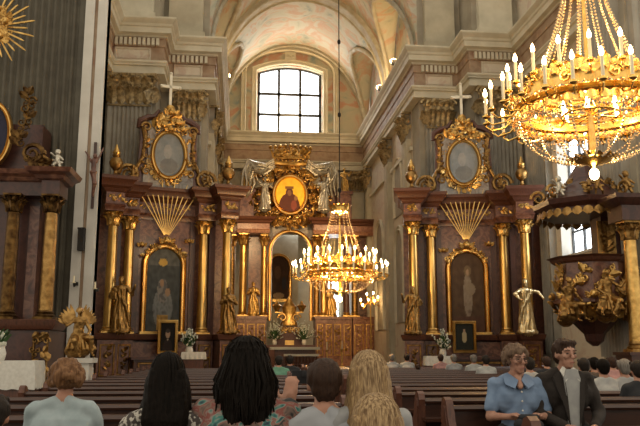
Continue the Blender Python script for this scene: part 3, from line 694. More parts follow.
cl=-2.62; cr=7.84; AY=YN-.56
side_altar((cl,AY,0),'gilded side altar left of the chancel with dark arched Madonna picture and tall pale cross',P_madonna,rz=R(17))
side_altar((cr,AY,0),'gilded side altar right of the chancel with brown arched picture of a pale standing figure',P_christ,rz=R(-12))
def onaltar(c,x,y,z,rz): return (c+x*cos(rz)-y*sin(rz),AY+(x*sin(rz)+y*cos(rz))/KY,z)
RL,RR_=R(17),R(-12)
# gilded statues of the side altars
G,Gd=M['gold'],M['gold_dark']
statue('saint',onaltar(cl,-1.55,-1.75,1.76,RL),1.72,Gd,'dark gilded bearded statue standing left of the dark Madonna picture','statues of the side altars')
statue('pray',onaltar(cl,1.84,-1.75,1.76,RL),1.5,Gd,'dark gilded praying statue at right end of the left side altar','statues of the side altars')
statue('bend',onaltar(cr,1.72,-1.78,1.76,RR_),1.75,M['pale_gilding'],'bright gilt and silver statue leaning at right end of the right side altar','statues of the side altars',flip=True)
statue('saint',onaltar(cr,-1.9,-1.75,1.76,RR_),1.55,Gd,'dark gilded statue at left end of the right side altar','statues of the side altars',flip=True)
def urn(loc,h,label,m=Gd,flame=True):
    e=empty('urn',loc,0,label,'urn','urns on the side altars'); u=MB(); s=h
    u.lathe([(.16*s,0),(.16*s,.05*s),(.06*s,.12*s),(.05*s,.2*s),(.17*s,.32*s),(.2*s,.45*s),(.15*s,.56*s),(.09*s,.6*s),(.12*s,.64*s),(.12*s,.67*s)],0,0,14); u.build('vessel',m,e)
    f=MB(); f.lathe([(.09*s,.66*s),(.12*s,.74*s),(.06*s,.85*s),(.02*s,.98*s)],0,0,10); f.build('finial',M['gold'],e); return e
for c_,x,lb in ((cl,-1.84,'gilded urn on outer left corner of the left side altar'),(cl,1.84,'gilded urn on right corner of the left side altar'),(cr,-1.84,'gilded urn on left corner of the right side altar'),(cr,1.84,'gilded urn on right corner of the right side altar')):
    urn(onaltar(c_,x,-1.4,6.6,RL if c_==cl else RR_),1.1,lb)
for c_,x,rz,lb in ((cl,-1.2,.3,'small seated cherub on the left altar left of the oval'),(cl,1.3,-.3,'small seated cherub on the left altar right of the oval'),(cr,-1.25,.3,'small seated cherub on the right altar left of the oval'),(cr,1.25,-.3,'small seated cherub on the right altar right of the oval')):
    statue('putto',onaltar(c_,x,-.75,6.62,RL if c_==cl else RR_),.62,Gd,lb,'cherubs on the side altars',rz,'cherub_statue','statue')
# portraits standing on the altar tables, and flowers
def portrait(px0,px1,py0,py1,Y,label,pic):
    a=at(px0,py1,Y);b=at(px1,py0,Y); w=b.x-a.x;h=b.z-a.z; e=empty('framed_picture',((a.x+b.x)/2,Y,a.z),0,label,'picture','framed pictures on the side altars')
    m=MB(); t=.10; frame_tube(m,[(-w/2+t/2,0,t/2),(-w/2+t/2,0,h-t/2),(w/2-t/2,0,h-t/2),(w/2-t/2,0,t/2)],t,.06); m.build('frame',M['gold_smooth'],e)
    painting('canvas',e,RECT,pic,-w/2+t*.8,w/2-t*.8,t*.8,h-t*.8,-.01,30,40,.03)
    m=MB(); m.box(-.03,.03,.02,.25,0,.05); m.tube([(0,.03,h*.7),(0,.24,.02)],.02,6); m.build('strut',M['wood'],e); return a.z
z1=portrait(157,178.5,320,354,20.7,'gold framed dark portrait before the left Madonna altar',P_portrait)
z2=portrait(453,475.5,321,353,20.7,'gold framed dark picture before the right side altar',P_small)
def cloth_table(name,x0,x1,y0,y1,z,label,cat='table',drop=.3,lace=False):
    e=empty(name,((x0+x1)/2,(y0+y1)/2,0),0,label,cat); w=(x1-x0)/2;d=(y1-y0)/2
    m=MB(); m.box(-w+.04,w-.04,-d+.04,d-.04,0,z-.02); m.build('table_body',M['wood_red'],e,smooth=False)
    n=60; vs=[];fs=[]; per=[]
    pts=[(-w,-d),(w,-d),(w,d),(-w,d)]
    for k in range(4):
        a,b=pts[k],pts[(k+1)%4]
        for i in range(n//4*2): t=i/(n//4*2); per.append((a[0]+(b[0]-a[0])*t,a[1]+(b[1]-a[1])*t,k))
    L=len(per)
    for j in range(5):
        for i,(x,y,k) in enumerate(per):
            o=.02+.02*sin(i*1.1)*(j/4); q=1+o/max(w,d)*(1 if j else 0)
            zz=z-drop*j/4*(1+(.06*abs(sin(i*.9)) if lace and j==4 else 0)); vs.append((x*q+ (0),y*q-(0),zz))
    for j in range(4):
        for i in range(L): i2=(i+1)%L; fs.append((j*L+i,j*L+i2,(j+1)*L+i2,(j+1)*L+i))
    fs.append(tuple(range(L))); c=MB(); c.add(vs,fs); c.build('cloth',M['cloth'],e,ang=60); return e
cloth_table('side_table',at(182,355,20.4).x,at(205,355,20.4).x,20.25,20.6,at(190,352,20.4).z,'small white clothed table with flowers right of the left portrait',drop=.22)
cloth_table('side_table',at(425,355,20.4).x,at(452,355,20.4).x,20.25,20.6,at(440,356,20.4).z,'pinkish white clothed table with flowers left of the right portrait',drop=.3)
def bouquet(px,pyb,pyt,Y,w,label,dens=40,group='white flower arrangements'):
    a=at(px,pyb,Y); t=at(px,pyt,Y); h=t.z-a.z; e=empty('flower_arrangement',a,0,label,'flowers',group); r=random.Random(int(px*7))
    v=MB(); v.lathe([(.07,0),(.1,.04),(.12,.14),(.09,.24),(.12,.27)],0,0,12); v.build('vase',M['cloth'],e)
    s=MB();f=MB()
    for i in range(dens):
        an=r.uniform(0,2*PI); tilt=abs(r.gauss(0,.5)); L=h*r.uniform(.55,1.0)*(1-.2*min(tilt,1)); d=Vector((cos(an)*sin(min(tilt,1.1))*w,sin(an)*sin(min(tilt,1.1))*.6*w,cos(min(tilt,1.1)))); b0=Vector((0,0,.22))
        tip=b0+d*(L-.22)+Vector((0,0,-.05*tilt)); s.tube([b0,b0.lerp(tip,.5)+Vector((0,0,.03)),tip],.007,4)
        s.leaf(b0.lerp(tip,.4),d,(cos(an),sin(an),.2),.22,.06,.8,4,.004)
        for k in range(3):
            q=b0.lerp(tip,1-.13*k); f.ell(q+Vector((r.uniform(-.03,.03),r.uniform(-.03,.03),0)),(.028,.028,.035),5,4)
    s.build('stems',M['leafgreen'],e); f.build('blossoms',M['petal'],e); return e
bouquet(189,355,328,20.4,1.0,'tall white flowers right of the left dark portrait'); bouquet(443,357,327,20.4,1.0,'tall white flowers left of the right framed picture')
# ------------------------------------------------------------------ high altar screen
YS=33.1; 
def hx(px,py=300): return at(px,py,YS).x
def hz(py,px=290): return at(px,py,YS).z
H=empty('high_altar',(0,0,0),0,'tall red marble and gold high altar at the far end of the chancel','altar')
base=hz(317); ctop=hz(236)-.0; etop=hz(221); Mb=M['marble']
m=MB()
blocks=[(-1.32,hx(231)),(hx(236),hx(266)),(hx(314),hx(331)),(hx(331.3),hx(350)),(hx(351),hx(374))]
for i,(x0,x1) in enumerate(blocks): 
    q=MB(); y0=YS-.5-(.25 if i in (1,2) else 0); q.box(x0,x1,y0,YS+.4,.46,base-.12); q.box(x0-.05,x1+.05,y0-.07,YS+.4,base-.14,base); q.box(x0-.05,x1+.05,y0-.07,YS+.4,.46,.7); q.build('pedestal',M['marble_warm'],H,smooth=False)
    q=MB(); n=max(1,round((x1-x0)/.55)); w=(x1-x0)/n
    for k in range(n):
        c0=x0+w*k+.09;c1=x0+w*(k+1)-.09; frame_tube(q,[(c0,y0,1.0),(c0,y0,base-.4),(c1,y0,base-.4),(c1,y0,1.0)],.06,.03); foliage(q,[((c0+c1)/2,y0,1.2),((c0+c1)/2,y0,base-.55)],5,.22,wscale=.4)
    q.build('pedestal_ornament',M['gold'],H)
q=MB(); q.box(hx(266),hx(314),YS-.3,YS+.3,.46,1.3); q.build('gradine',M['marble_dark'],H,smooth=False)
for px,yo in ((224,0),(231.5,-.1),(242.5,-.55),(263.5,-.3),(316,-.3),(322.5,-.5),(345,-.5),(353.5,-.4)):
    column(H,hx(px),YS+yo+.1,base,ctop,.19 if px in(242.5,) else .16,M['gold_dark'] if px in (224,231.5,353.5,316) else M['wood_red'] if px in (345,) else M['gold_smooth'],M['gold'],caph=.6)
# dark niche slab with marble behind the left statue, pilasters
for a_,b_ in ((248,260),(326,328),(357,371)): q=MB(); q.box(hx(a_),hx(b_),YS+.1,YS+.4,base,ctop); q.build('marble_pier',M['marble'],H,smooth=False)
ep=[(hx(374),YS+.4),(hx(374),YS-.5),(hx(341),YS-.5),(hx(341),YS-.75),(hx(312),YS-.75),(hx(312),YS+.1),(hx(268),YS+.1),(hx(268),YS-.8),(hx(236),YS-.8),(hx(236),YS-.2),(-1.33,YS-.2),(-1.33,YS+.4)]
# entablature in two halves so the centre arch stays open
for nm,pp in (('entablature_right',ep[:6]+[(hx(312),YS+.4)]),('entablature_left',[(hx(268),YS+.4)]+ep[7:])):
    q=MB(); sweep(q,pp,[(-.1,ctop),(0,ctop),(.03,ctop+.15),(0,ctop+.2),(0,ctop+.5)]); q.build('frieze',M['marble_warm'],H,ang=30)
    q=MB(); sweep(q,pp,[(0,ctop+.48),(.1,ctop+.52),(.14,ctop+.62),(.28,ctop+.68),(.34,etop),(0,etop+.03)]); q.build('cornice',M['wood_red'],H,ang=30)
ac=hx(290); ar=hx(312)-ac-.08; az=hz(252)
q=MB(); frame_tube(q,[(ac-ar,YS-.1,base-.2),(ac-ar,YS-.1,az)]+[(ac-ar*cos(PI*i/20),YS-.1,az+ar*sin(PI*i/20)) for i in range(1,20)]+[(ac+ar,YS-.1,az),(ac+ar,YS-.1,base-.2)],.2,.25,False); q.build('arch_frame',M['gold_smooth'],H)
# screen wall above arch
q=MB(); n=20; vs=[];fs=[]
for y in (YS-.05,YS+.4):
    for i in range(n+1): a_=PI*i/n; x=ac-(ar+.12)*cos(a_); vs+=[(x,y,az+(ar+.0)*sin(a_)),(x,y,etop+.3)]
k=2*(n+1)
for i in range(n): a_=2*i; fs+=[(a_,a_+2,a_+3,a_+1),(k+a_,k+a_+1,k+a_+3,k+a_+2),(a_,k+a_,k+a_+2,a_+2),(a_+1,a_+3,k+a_+3,k+a_+1)]
q.add(vs,fs); q.build('arch_spandrel',M['marble_grey'],H,smooth=False)
# upper storey backing
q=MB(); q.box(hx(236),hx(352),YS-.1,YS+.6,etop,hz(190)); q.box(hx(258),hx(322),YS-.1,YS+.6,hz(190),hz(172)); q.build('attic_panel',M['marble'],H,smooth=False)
q=MB(); sweep(q,[(hx(322),YS+.6),(hx(322),YS-.2),(hx(258),YS-.2),(hx(258),YS+.6)],[(0,hz(176)),(.1,hz(175)),(.2,hz(172)),(0,hz(171.5))]); 
for a_,b_ in ((238,252),(336,350)): q.box(hx(a_),hx(b_),YS-.6,YS+.5,etop,hz(196)); q.box(hx(a_)-.08,hx(b_)+.08,YS-.7,YS+.5,hz(196),hz(193))
q.build('attic_pedestal',M['marble'],H,smooth=False)
oz=hz(197.5); ox=hx(288.5)
def P_icon(x,z):
    n=noise.noise(Vector((x*4,z*4,9))); c=lerp3((1.0,.62,.06),(.9,.46,.04),.5+.5*n)
    if blob(x,z,-.05,-.75,.72,.85): c=(.10,.035,.025)
    if blob(x,z,-.05,.12,.25,.28): c=(.09,.035,.03)
    if blob(x,z,-.05,.10,.14,.17): c=(.22,.11,.06)
    if blob(x,z,.38,-.2,.13,.13): c=(.24,.12,.06)
    if abs(x+.05)<.28 and .33<z<.5: c=(.2,.10,.04)
    if blob(x,z,.25,-.6,.2,.28): c=(.22,.06,.04)
    return c
painting('round_icon',H,OVAL,P_icon,ox-.77,ox+.77,oz-.92,oz+.92,YS-.62,56,64,.05)
q=MB(); frame_tube(q,ring(ox,oz,.85,1.0,YS-.55,40),.2,.2); q.build('icon_frame',M['gold_smooth'],H)
q=MB(); r2=random.Random(3)
for rr_,nn,sz in ((1.15,26,.42),(1.5,30,.5)): foliage(q,ring(ox,oz,rr_,rr_*1.08,YS-.5,40),nn,sz,r=r2)
for i in range(11):
    a_=2*PI*i/11+.3; putto_head(q,(ox+1.35*cos(a_),YS-.75,oz+1.4*sin(a_)),.15)
q.build('gilded_glory',M['gold'],H)
q=MB(); kz=hz(167)
for i in range(9):
    t=(i-4)/4; x=ox+t*.8; q.tube([(x*1.0,YS-.7,kz),(ox+t*.95,YS-.75,kz+.5),(ox+t*1.05,YS-.7,kz+.85-.12*abs(t))],[.09,.06,.04],6); q.ell((ox+t*1.05,YS-.7,kz+.95-.12*abs(t)),.10,8,6)
q.tube([(ox-.82,YS-.7,kz),(ox,YS-.85,kz-.1),(ox+.82,YS-.7,kz)],.14,8); q.tube([(ox-.9,YS-.7,kz+.3),(ox,YS-.85,kz+.22),(ox+.9,YS-.7,kz+.3)],.09,8)
foliage(q,[(ox-.9,YS-.8,kz+.45),(ox+.9,YS-.8,kz+.45)],14,.4,r=r2); foliage(q,[(ox-.9,YS-.6,kz+.75),(ox+.9,YS-.6,kz+.75)],9,.3,r=r2); q.build('crown',M['gold_smooth'],H)
r2=random.Random(11)
for sx in (-1,1):
    q=MB()
    for j in range(5):
        o_=.09*(j-2); q.tube([(ox+sx*(.85+.2*o_),YS-.8-.03*j,kz-.05+o_),(ox+sx*1.3,YS-.88,kz-.38+o_*1.4+.05*sin(j*3)),(ox+sx*(1.75+o_*.5),YS-.84,kz-.32+o_*1.5),(ox+sx*(2.05+o_*.8),YS-.8,kz-.1+o_),(ox+sx*(2.25+o_),YS-.8-.04*(j%2),kz-.5),(ox+sx*(2.12+o_*1.5+.1*sin(j*2)),YS-.8,kz-1.1),(ox+sx*(2.25+o_*1.2),YS-.8,kz-1.7-.12*(j%3))],[.05,.08,.07,.08,.08,.07,.02],6)
    q.tube([(ox+sx*1.0,YS-.8,kz-.25),(ox+sx*1.5,YS-.95,kz-.6),(ox+sx*1.95,YS-.85,kz-.5),(ox+sx*2.1,YS-.8,kz-1.1)],[.08,.14,.12,.05],8); q.build('silver_drapery',M['silver'],H)
for sx in (-1,1): q=MB(); foliage(q,[(ox+sx*1.7,YS-.5,oz+1.2),(ox+sx*2.0,YS-.5,oz),(ox+sx*1.6,YS-.5,oz-1.1)],14,.5,r=r2); foliage(q,[(ox+sx*1.6,YS-.5,oz-1.2),(ox,YS-.5,oz-1.45)],8,.4,r=r2); q.build('side_scrollwork',M['gold_dark'],H)
# figures on the high altar
statue('angel',(hx(263),YS-.85,hz(214)),1.75,M['silver'],'silver and gilt angel left of the round golden icon','angels on the high altar',0,'angel_statue','statue',True)
statue('angel',(hx(322),YS-.85,hz(214)),1.85,M['silver'],'silver and gilt angel right of the round golden icon','angels on the high altar',0,'angel_statue','statue',True,True)
statue('pray',(hx(245,185),YS-.45,hz(193)),1.25,G,'gilded figure kneeling upright on far left attic of the high altar','figures on the high altar attic')
statue('saint',(hx(343,185),YS-.45,hz(193)),1.3,G,'gilded figure on far right attic of the high altar','figures on the high altar attic')
statue('pray',(hx(253),YS-.5,base),hz(283)-base,M['gold'],'gilded saint between the columns left of the high altar picture','saints between the high altar columns')
statue('saint',(hx(330),YS-.3,base),hz(283)-base,M['gold'],'gilded saint between the columns right of the high altar picture','saints between the high altar columns')
# altar picture deep behind the open arch
YP=40.5; e=AP=empty('altar_picture',(at(278.5,300,YP).x,YP,0),0,'dark arched painting in gold frame seen through the high altar arch','picture')
w=at(290,300,YP).x-at(267,300,YP).x; zb=at(280,299,YP).z; zt=at(280,255,YP).z
def P_dark(x,z):
    n=noise.noise(Vector((x*3,z*4,2))); c=lerp3((.03,.018,.012),(.07,.035,.02),.5+.5*n)
    if blob(x,z,.45,-.3,.2,.3): c=(.03,.03,.035)
    if blob(x,z,0,-.85,.5,.13): c=(.32,.22,.12)
    if blob(x,z,-.1,.2,.3,.3): c=lerp3(c,(.13,.07,.04),.6)
    return c
painting('canvas',e,ARCH,P_dark,-w/2,w/2,zb,zt,-.05,40,60,.04)
q=MB(); frame_tube(q,arch_pts(w,zb,zb+(zt-zb)*.72,18,-.02,0,(zt-zb)*.28),.2,.2,False); q.box(-w/2-.1,w/2+.1,-.2,.0,zb-.2,zb); q.build('frame',M['gold_smooth'],e)
q=MB(); q.box(-w/2-.5,w/2+.5,-.0,1.5,0,zt+1.3); q.build('wall_panel',M['plaster'],e,smooth=False)
# tabernacle
e=empty('tabernacle',(at(289,330,32.2).x,32.2,0),0,'brown and gold tabernacle with small dome behind the free altar','tabernacle')
tz=lambda py: at(289,py,32.2).z
q=MB(); q.box(-.75,.75,-.35,.35,.46,tz(338)); q.box(-.55,.55,-.3,.3,tz(338),tz(326)); q.box(-.8,.8,-.4,.35,tz(338)-.08,tz(338)); q.build('cabinet',M['wood_red'],e,smooth=False)
q=MB(); q.box(-.22,.22,-.42,-.35,tz(338)-.75,tz(338)-.12); q.build('door',M['gold_smooth'],e,smooth=False)
q=MB(); q.lathe([(.42,tz(326)),(.44,tz(324)),(.30,tz(318)),(.34,tz(312)),(.38,tz(307)),(.22,tz(303)),(.12,tz(300)),(.05,tz(296))],0,0,16)
foliage(q,[(-.5,-.3,tz(330)),(.5,-.3,tz(330))],8,.3); 
for sx in (-1,1): q.scroll((sx*.35,-.3,tz(318)),(sx,0,0),(0,0,1),.22,1.4,.05); q.lathe([(.08,tz(312)),(.15,tz(309)),(.25,tz(306)),(.1,tz(304)),(.03,tz(301))],sx*.62,-.1,12)
q.box(-.70,.7,-.15,-.05,tz(312)-.05,tz(312)); q.build('dome',M['gold'],e)
bouquet(274.5,345,320,31.6,1.2,'white flowers left of the tabernacle',46); bouquet(304,345,320,31.6,1.2,'white flowers right of the tabernacle',46)
q=MB(); a_=at(268,345,31.6);b_=at(311,345,31.6); q.box(a_.x-.2,b_.x+.2,31.4,31.85,.46,a_.z); tag(q.build('altar_step',M['wood_red'],smooth=False),'red brown ledge carrying the white flowers in the sanctuary','ledge')
# free-standing altar
e=FA=empty('free_altar',(0,0,0),0,'long low altar with pale slab and cloth before the tabernacle','altar'); Y1=29.5
a_=at(270,348,Y1);b_=at(319,348,Y1); z=at(290,347,Y1).z
q=MB(); q.box(a_.x,b_.x,Y1-.4,Y1+.4,z-.12,z); q.build('altar_slab',M['cornice'],e,smooth=False)
q=MB(); q.box(a_.x+.2,b_.x-.2,Y1-.3,Y1+.3,.46,z-.12); q.build('altar_block',M['wood_red'],e,smooth=False)
e=CO_=empty('communion_rail',(0,0,0),0,'pale topped low rail in front of the free altar','rail'); Y1=27.3
a_=at(284,355,Y1);b_=at(319,355,Y1); z=at(290,354,Y1).z
q=MB(); q.box(a_.x,b_.x,Y1-.12,Y1+.12,z-.09,z); q.build('rail_top',M['cornice'],e,smooth=False)
q=MB(); q.box(a_.x,b_.x,Y1-.1,Y1+.1,.46,.56); 
q.build('rail_base',M['wood_red'],e)
for i in range(10): q=MB(); q.lathe([(.05,.56),(.07,.62),(.035,.7),(.06,.78),(.03,z-.12),(.05,z-.08)],a_.x+.1+(b_.x-a_.x-.2)*i/9,Y1,8); q.build('baluster',M['wood_red'],e)
def candlestick(px,pyb,pyt,Y,label):
    a_=at(px,pyb,Y); t=at(px,pyt,Y).z; h=t-.46; e=empty('candlestick',(a_.x,Y,.46),0,label,'candlestick','tall candlesticks by the free altar')
    q=MB(); q.lathe([(.16,0),(.16,.04),(.05,.12),(.03,.2),(.05,h*.3),(.025,h*.35),(.04,h*.55),(.02,h*.6),(.08,h*.7),(.02,h*.71)],0,0,12); q.build('stand',M['gold_smooth'],e)
    q=MB(); q.lathe([(.03,h*.7),(.028,h)],0,0,10); q.build('candle',M['candle'],e)
candlestick(327,356,342,28.6,'gilt candlestick right of the free altar, left one of the pair'); candlestick(342,356,341,28.6,'gilt candlestick right of the free altar, right one of the pair')
# wall / standing candelabra
def candelabrum(px,py,Y,lights,s,label,stand=True,sx=1):
    c=at(px,py,Y); e=empty('candelabrum',c,0,label,'candelabrum','lit candelabra in the chancel')
    q=MB()
    if stand: q.tube([(0,0,.46-c.z),(0,0,.2*s)],.035,8); q.lathe([(.25,.46-c.z),(.2,.56-c.z),(.06,.7-c.z),(.04,.9-c.z)],0,0,12)
    q.build('stem',M['gold_smooth'],e)
    for i,(x,z) in enumerate(lights):
        y=-.25*sin(i*1.3); b=MB(); b.tube([(0,0,0),(x*.5,y*.5,-.15*s),(x,y,z-.2)],.018,5); b.lathe([(.05,z-.22),(.06,z-.2),(.02,z-.19),(.02,z-.06)],x,y,8); o=b.build('arm',M['brass'],e)
        f=MB(); f.ell((x,y,z),(.04,.04,.07),8,6); f.build('bulb',M['flame'],o)
    return e
candelabrum(370.5,301,31.0,[(-.48,.05),(-.22,.32),(.12,.38),(.4,.2),(.5,-.05),(-.12,.05),(.15,.0),(-.4,-.2)],1,'lit candelabrum with a cluster of bulbs by the right chancel wall')
candelabrum(222.5,298,29.5,[(-.2,.45),(.1,.3),(.25,.1),(-.05,.0),(.3,-.15)],1,'lit candelabrum by the left chancel wall')
# ------------------------------------------------------------------ near left altar, at the frame's edge
e=NA=empty('near_altar',(0,0,0),0,'dark marble altar with gilded column at the left edge of the photo','altar'); Y1=12.2
X=lambda px,py=250,Y=Y1: at(px,py,Y).x
Z=lambda py,px=50,Y=Y1: at(px,py,Y).z
q=MB(); q.box(-5.6,X(60),Y1-.35,Y1+.85,0,Z(331)); q.box(-5.6,X(34),Y1+.2,Y1+.85,Z(331),Z(190)); q.box(-5.6,X(30),Y1+.3,Y1+.85,Z(190),Z(120)); q.build('back_panel',M['marble_dark'],e,smooth=False)
q=MB(); sweep(q,[(X(62),Y1+.3),(X(62),Y1-.38),(-5.6,Y1-.38)],[(0,Z(331)),(.04,Z(330)),(.08,Z(326)),(.1,Z(321)),(0,Z(320))]); q.build('pedestal_moulding',M['wood_red'],e,ang=30)
q=MB(); 
for pz in (338,352,366): foliage(q,[(X(44),Y1-.36,Z(pz)),(X(60),Y1-.36,Z(pz))],4,.2)
frame_tube(q,[(X(46),Y1-.35,Z(384)),(X(46),Y1-.35,Z(336)),(X(59),Y1-.35,Z(336)),(X(59),Y1-.35,Z(384))],.04,.03); q.build('pedestal_ornament',M['gold_dark'],e)
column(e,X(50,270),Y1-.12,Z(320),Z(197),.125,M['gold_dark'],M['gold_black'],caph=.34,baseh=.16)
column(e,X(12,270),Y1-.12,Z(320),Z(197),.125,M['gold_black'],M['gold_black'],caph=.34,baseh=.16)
q=MB(); q.box(X(29,250,Y1+.2),X(39,250,Y1+.2),Y1+.1,Y1+.3,Z(320),Z(205)); q.build('pilaster',M['marble'],e,smooth=False)
q=MB(); q.box(X(42),X(60),Y1-.28,Y1+.3,Z(197),Z(183)); q.box(-5.6,X(42),Y1-.1,Y1+.3,Z(197),Z(183)); q.build('frieze',M['marble_dark'],e,smooth=False)
q=MB(); sweep(q,[(X(61),Y1+.3),(X(61),Y1-.3),(X(41),Y1-.3),(X(41),Y1-.1),(-5.6,Y1-.1)],[(0,Z(184)),(.06,Z(183)),(.10,Z(180)),(.2,Z(178)),(.24,Z(174)),(0,Z(172))]); q.build('cornice',M['marble'],e,ang=30)
q=MB(); foliage(q,[(X(14),Y1-.25,Z(150)),(X(24),Y1-.25,Z(120)),(X(22),Y1-.25,Z(95))],13,.24); foliage(q,[(X(25),Y1-.25,Z(165)),(X(45),Y1-.25,Z(168))],8,.2); q.scroll((X(30),Y1-.25,Z(158)),(1,0,0),(0,0,1),.2,1.5,.05)
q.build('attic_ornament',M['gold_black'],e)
cx=X(-10,135); q=MB(); frame_tube(q,ring(cx,Z(135),X(9,135)-cx,Z(104)-Z(135),Y1+.1,30),.1,.1); q.build('oval_frame',M['gold_smooth'],e)
_w=X(9,135)-cx; _h=Z(104)-Z(135)
painting('oval_painting',e,OVAL,lambda x,z:(.03,.03,.05),cx-_w,cx+_w,Z(135)-_h,Z(135)+_h,Y1+.08,24,32,.03)
# sunburst
sx_,sz_=X(-4,28),Z(30,0); q=MB()
for i in range(30):
    a_=2*PI*i/30; L=(.78 if i%2 else .64); d=Vector((cos(a_),0,sin(a_))); p=Vector((sx_,Y1-.12,sz_)); q.tube([p+d*.2,p+d*L*.92,p+d*L],[.022,.02,.006],4)
q.build('sun_rays',M['gold'],e)
q=MB(); foliage(q,ring(sx_,sz_,.26,.34,Y1-.1,24),22,.2)
for a_ in (.2,1.2,-.8,2.4,3.4): putto_head(q,(sx_+.25*cos(a_),Y1-.25,sz_+.33*sin(a_)),.08)
q.build('cloud_heads',M['gold'],e)
statue('putto',(X(58,175),Y1-.1,Z(172)),.42,M['silver'],'small pale cherub seated on the corner of the near left altar','cherubs of the near left altar',0,'cherub_statue','statue')
statue('putto',(X(44,175),Y1-.1,Z(172)),.4,M['gold_dark'],'small dark gilt cherub beside the pale one on the near left altar','cherubs of the near left altar',.4,'cherub_statue','statue')
cloth_table('side_table',-4.9,X(40,360,10.9),10.55,11.2,Z(361,20,10.6),'altar table under a white lace edged cloth at the left edge',drop=.42,lace=True)
bouquet(-2,362,330,10.9,1.1,'green and white flowers at the far left edge on the lace cloth',30)
# gold angel on pale pedestal
YA=11.2; p=at(74,386,YA); e=empty('pedestal',(p.x,YA,0),0,'white stepped stone pedestal under the gilded seated angel','pedestal')
q=MB(); zt=at(79,358,YA).z; q.box(-.2,.32,-.22,.25,0,.25); q.box(-.14,.26,-.18,.2,.25,zt-.08); q.box(-.2,.32,-.22,.24,zt-.08,zt); q.build('block',M['white'],e,smooth=False)
h=at(79,302,YA).z-zt; statue('seated',(p.x+.03,YA,zt),h*.92,M['gold_dark'],'gilded winged angel seated on a white pedestal at left','',.35,'angel_statue','statue',True)
# crucifix on the white strip
c=at(94,172,PY-.1); e=empty('crucifix',(c.x,PY-.08,c.z),0,'dark wooden body of Christ hanging on the white pier strip','crucifix')
q=MB(); hh=.53
q.cap((0,-.08,.22),.055,(.0,-.08,-.02),.05); q.cap((0,-.08,-.02),.06,(.03,-.11,-.25),.04); q.cap((.03,-.11,-.25),.035,(.0,-.06,-.47),.022); q.cap((-.02,-.08,-.04),.05,(.05,-.10,-.25),.038); q.cap((.05,-.10,-.25),.03,(.01,-.06,-.5),.02)
q.cap((-.05,-.08,.2),.03,(-.13,-.06,.34),.02); q.cap((-.13,-.06,.34),.02,(-.19,-.03,.42),.016); q.cap((.05,-.08,.2),.03,(.12,-.06,.36),.02); q.cap((.12,-.06,.36),.02,(.16,-.03,.5),.016); q.ell((.02,-.1,.31),(.042,.048,.058)); q.ell((0,-.08,-.02),(.08,.07,.06))
me=fuse(q,.009,2); me.materials.append(M['marble']); mo('figure',me,e)
q=MB(); q.box(-.028,.028,-.03,0,-.75,.62); q.build('upright',M['wood'],e,smooth=False)
# sconces on white strip
def sconce(px,py,Y,label):
    c=at(px,py,Y); e=empty('wall_sconce',c,0,label,'sconce','unlit sconces on the white pier'); q=MB(); q.lathe([(.05,-.03),(.05,.03),(.03,.04)],0,-.03,8); q.tube([(0,-.02,0),(0,-.16,-.06),(0,-.22,.0)],.014,6); q.build('bracket',M['chain'],e)
    q=MB(); q.lathe([(.04,.0),(.045,.015),(.018,.02),(.018,.14)],0,-.22,8); q.build('candle',M['candle'],e)
sconce(76,284,PY-.06,'left unlit sconce low on the white pier strip'); sconce(97,290,PY-.06,'right unlit sconce low on the white pier strip')
c=at(82,240,PY-.07); q=MB(); q.box(-.06,.06,-.14,-.0,-.22,.2); q.box(-.07,.07,-.15,0,.2,.23); o=q.build('wall_box',M['chain'],smooth=False); o.location=c; tag(o,'small dark box fixed to the white pier strip','box')
# ------------------------------------------------------------------ pulpit
PX=at(590,300,13.3).x; PYY=13.2; e=empty('pulpit',(PX,PYY,0),0,'carved dark and gilt pulpit hanging on the right pier under its canopy','pulpit')
pz=lambda py,px=590:at(px,py,13.0).z
t0,t1,t2=pz(257),pz(303),pz(346)
def octo(mb,prof,seg=8,ph=PI/8):
    vs=[];fs=[];n=len(prof)
    for r_,z in prof:
        for k in range(seg): a_=ph+2*PI*k/seg; vs.append((r_*cos(a_),r_*sin(a_),z))
    for i in range(n-1):
        for k in range(seg): k2=(k+1)%seg; fs.append((i*seg+k,i*seg+k2,(i+1)*seg+k2,(i+1)*seg+k))
    fs.append(tuple(range(seg-1,-1,-1))); fs.append(tuple((n-1)*seg+k for k in range(seg))); mb.add(vs,fs)
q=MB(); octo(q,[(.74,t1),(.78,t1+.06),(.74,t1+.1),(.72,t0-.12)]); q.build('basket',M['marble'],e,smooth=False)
q=MB(); octo(q,[(.74,t0-.14),(.80,t0-.1),(.84,t0-.04),(.92,t0),(.74,t0+.02)]); octo(q,[(.74,t1-.04),(.84,t1),(.80,t1+.08),(.74,t1+.1)]); q.build('rim',M['wood_red'],e,smooth=False)
q=MB(); octo(q,[(.06,t2),(.18,t2+.1),(.22,t2+.25),(.45,t1-.4),(.66,t1-.18),(.74,t1-.03)]); q.build('corbel',M['marble_dark'],e,smooth=False)
q=MB(); r3=random.Random(5)
for k in range(8):
    a_=2*PI*k/8; o=Vector((cos(a_),sin(a_),0)); tt=Vector((-sin(a_),cos(a_),0)); b_=o*.69
    foliage(q,[b_-tt*.2+Vector((0,0,t1+.25)),b_+tt*.2+Vector((0,0,t0-.25))],7,.26,o,r3)
    a2=a_+PI/8; o2=Vector((cos(a2),sin(a2),0)); foliage(q,[o2*.55+Vector((0,0,t2+.55)),o2*.76+Vector((0,0,t1-.05))],5,.28,o2,r3); putto_head(q,o2*.82+Vector((0,0,t1+.16)),.09,o2)
q.build('carved_ornament',M['gold'],e)
c0,c1=pz(216),pz(186)
q=MB(); octo(q,[(.95,c0),(1.0,c0+.05),(.98,c0+.12),(1.12,c0+.2),(1.16,c0+.3),(1.0,c0+.34),(.7,c0+.5),(.45,c0+.75),(.3,c0+1.0),(.1,c0+1.3)]); q.build('canopy',M['marble_dark'],e,smooth=False)
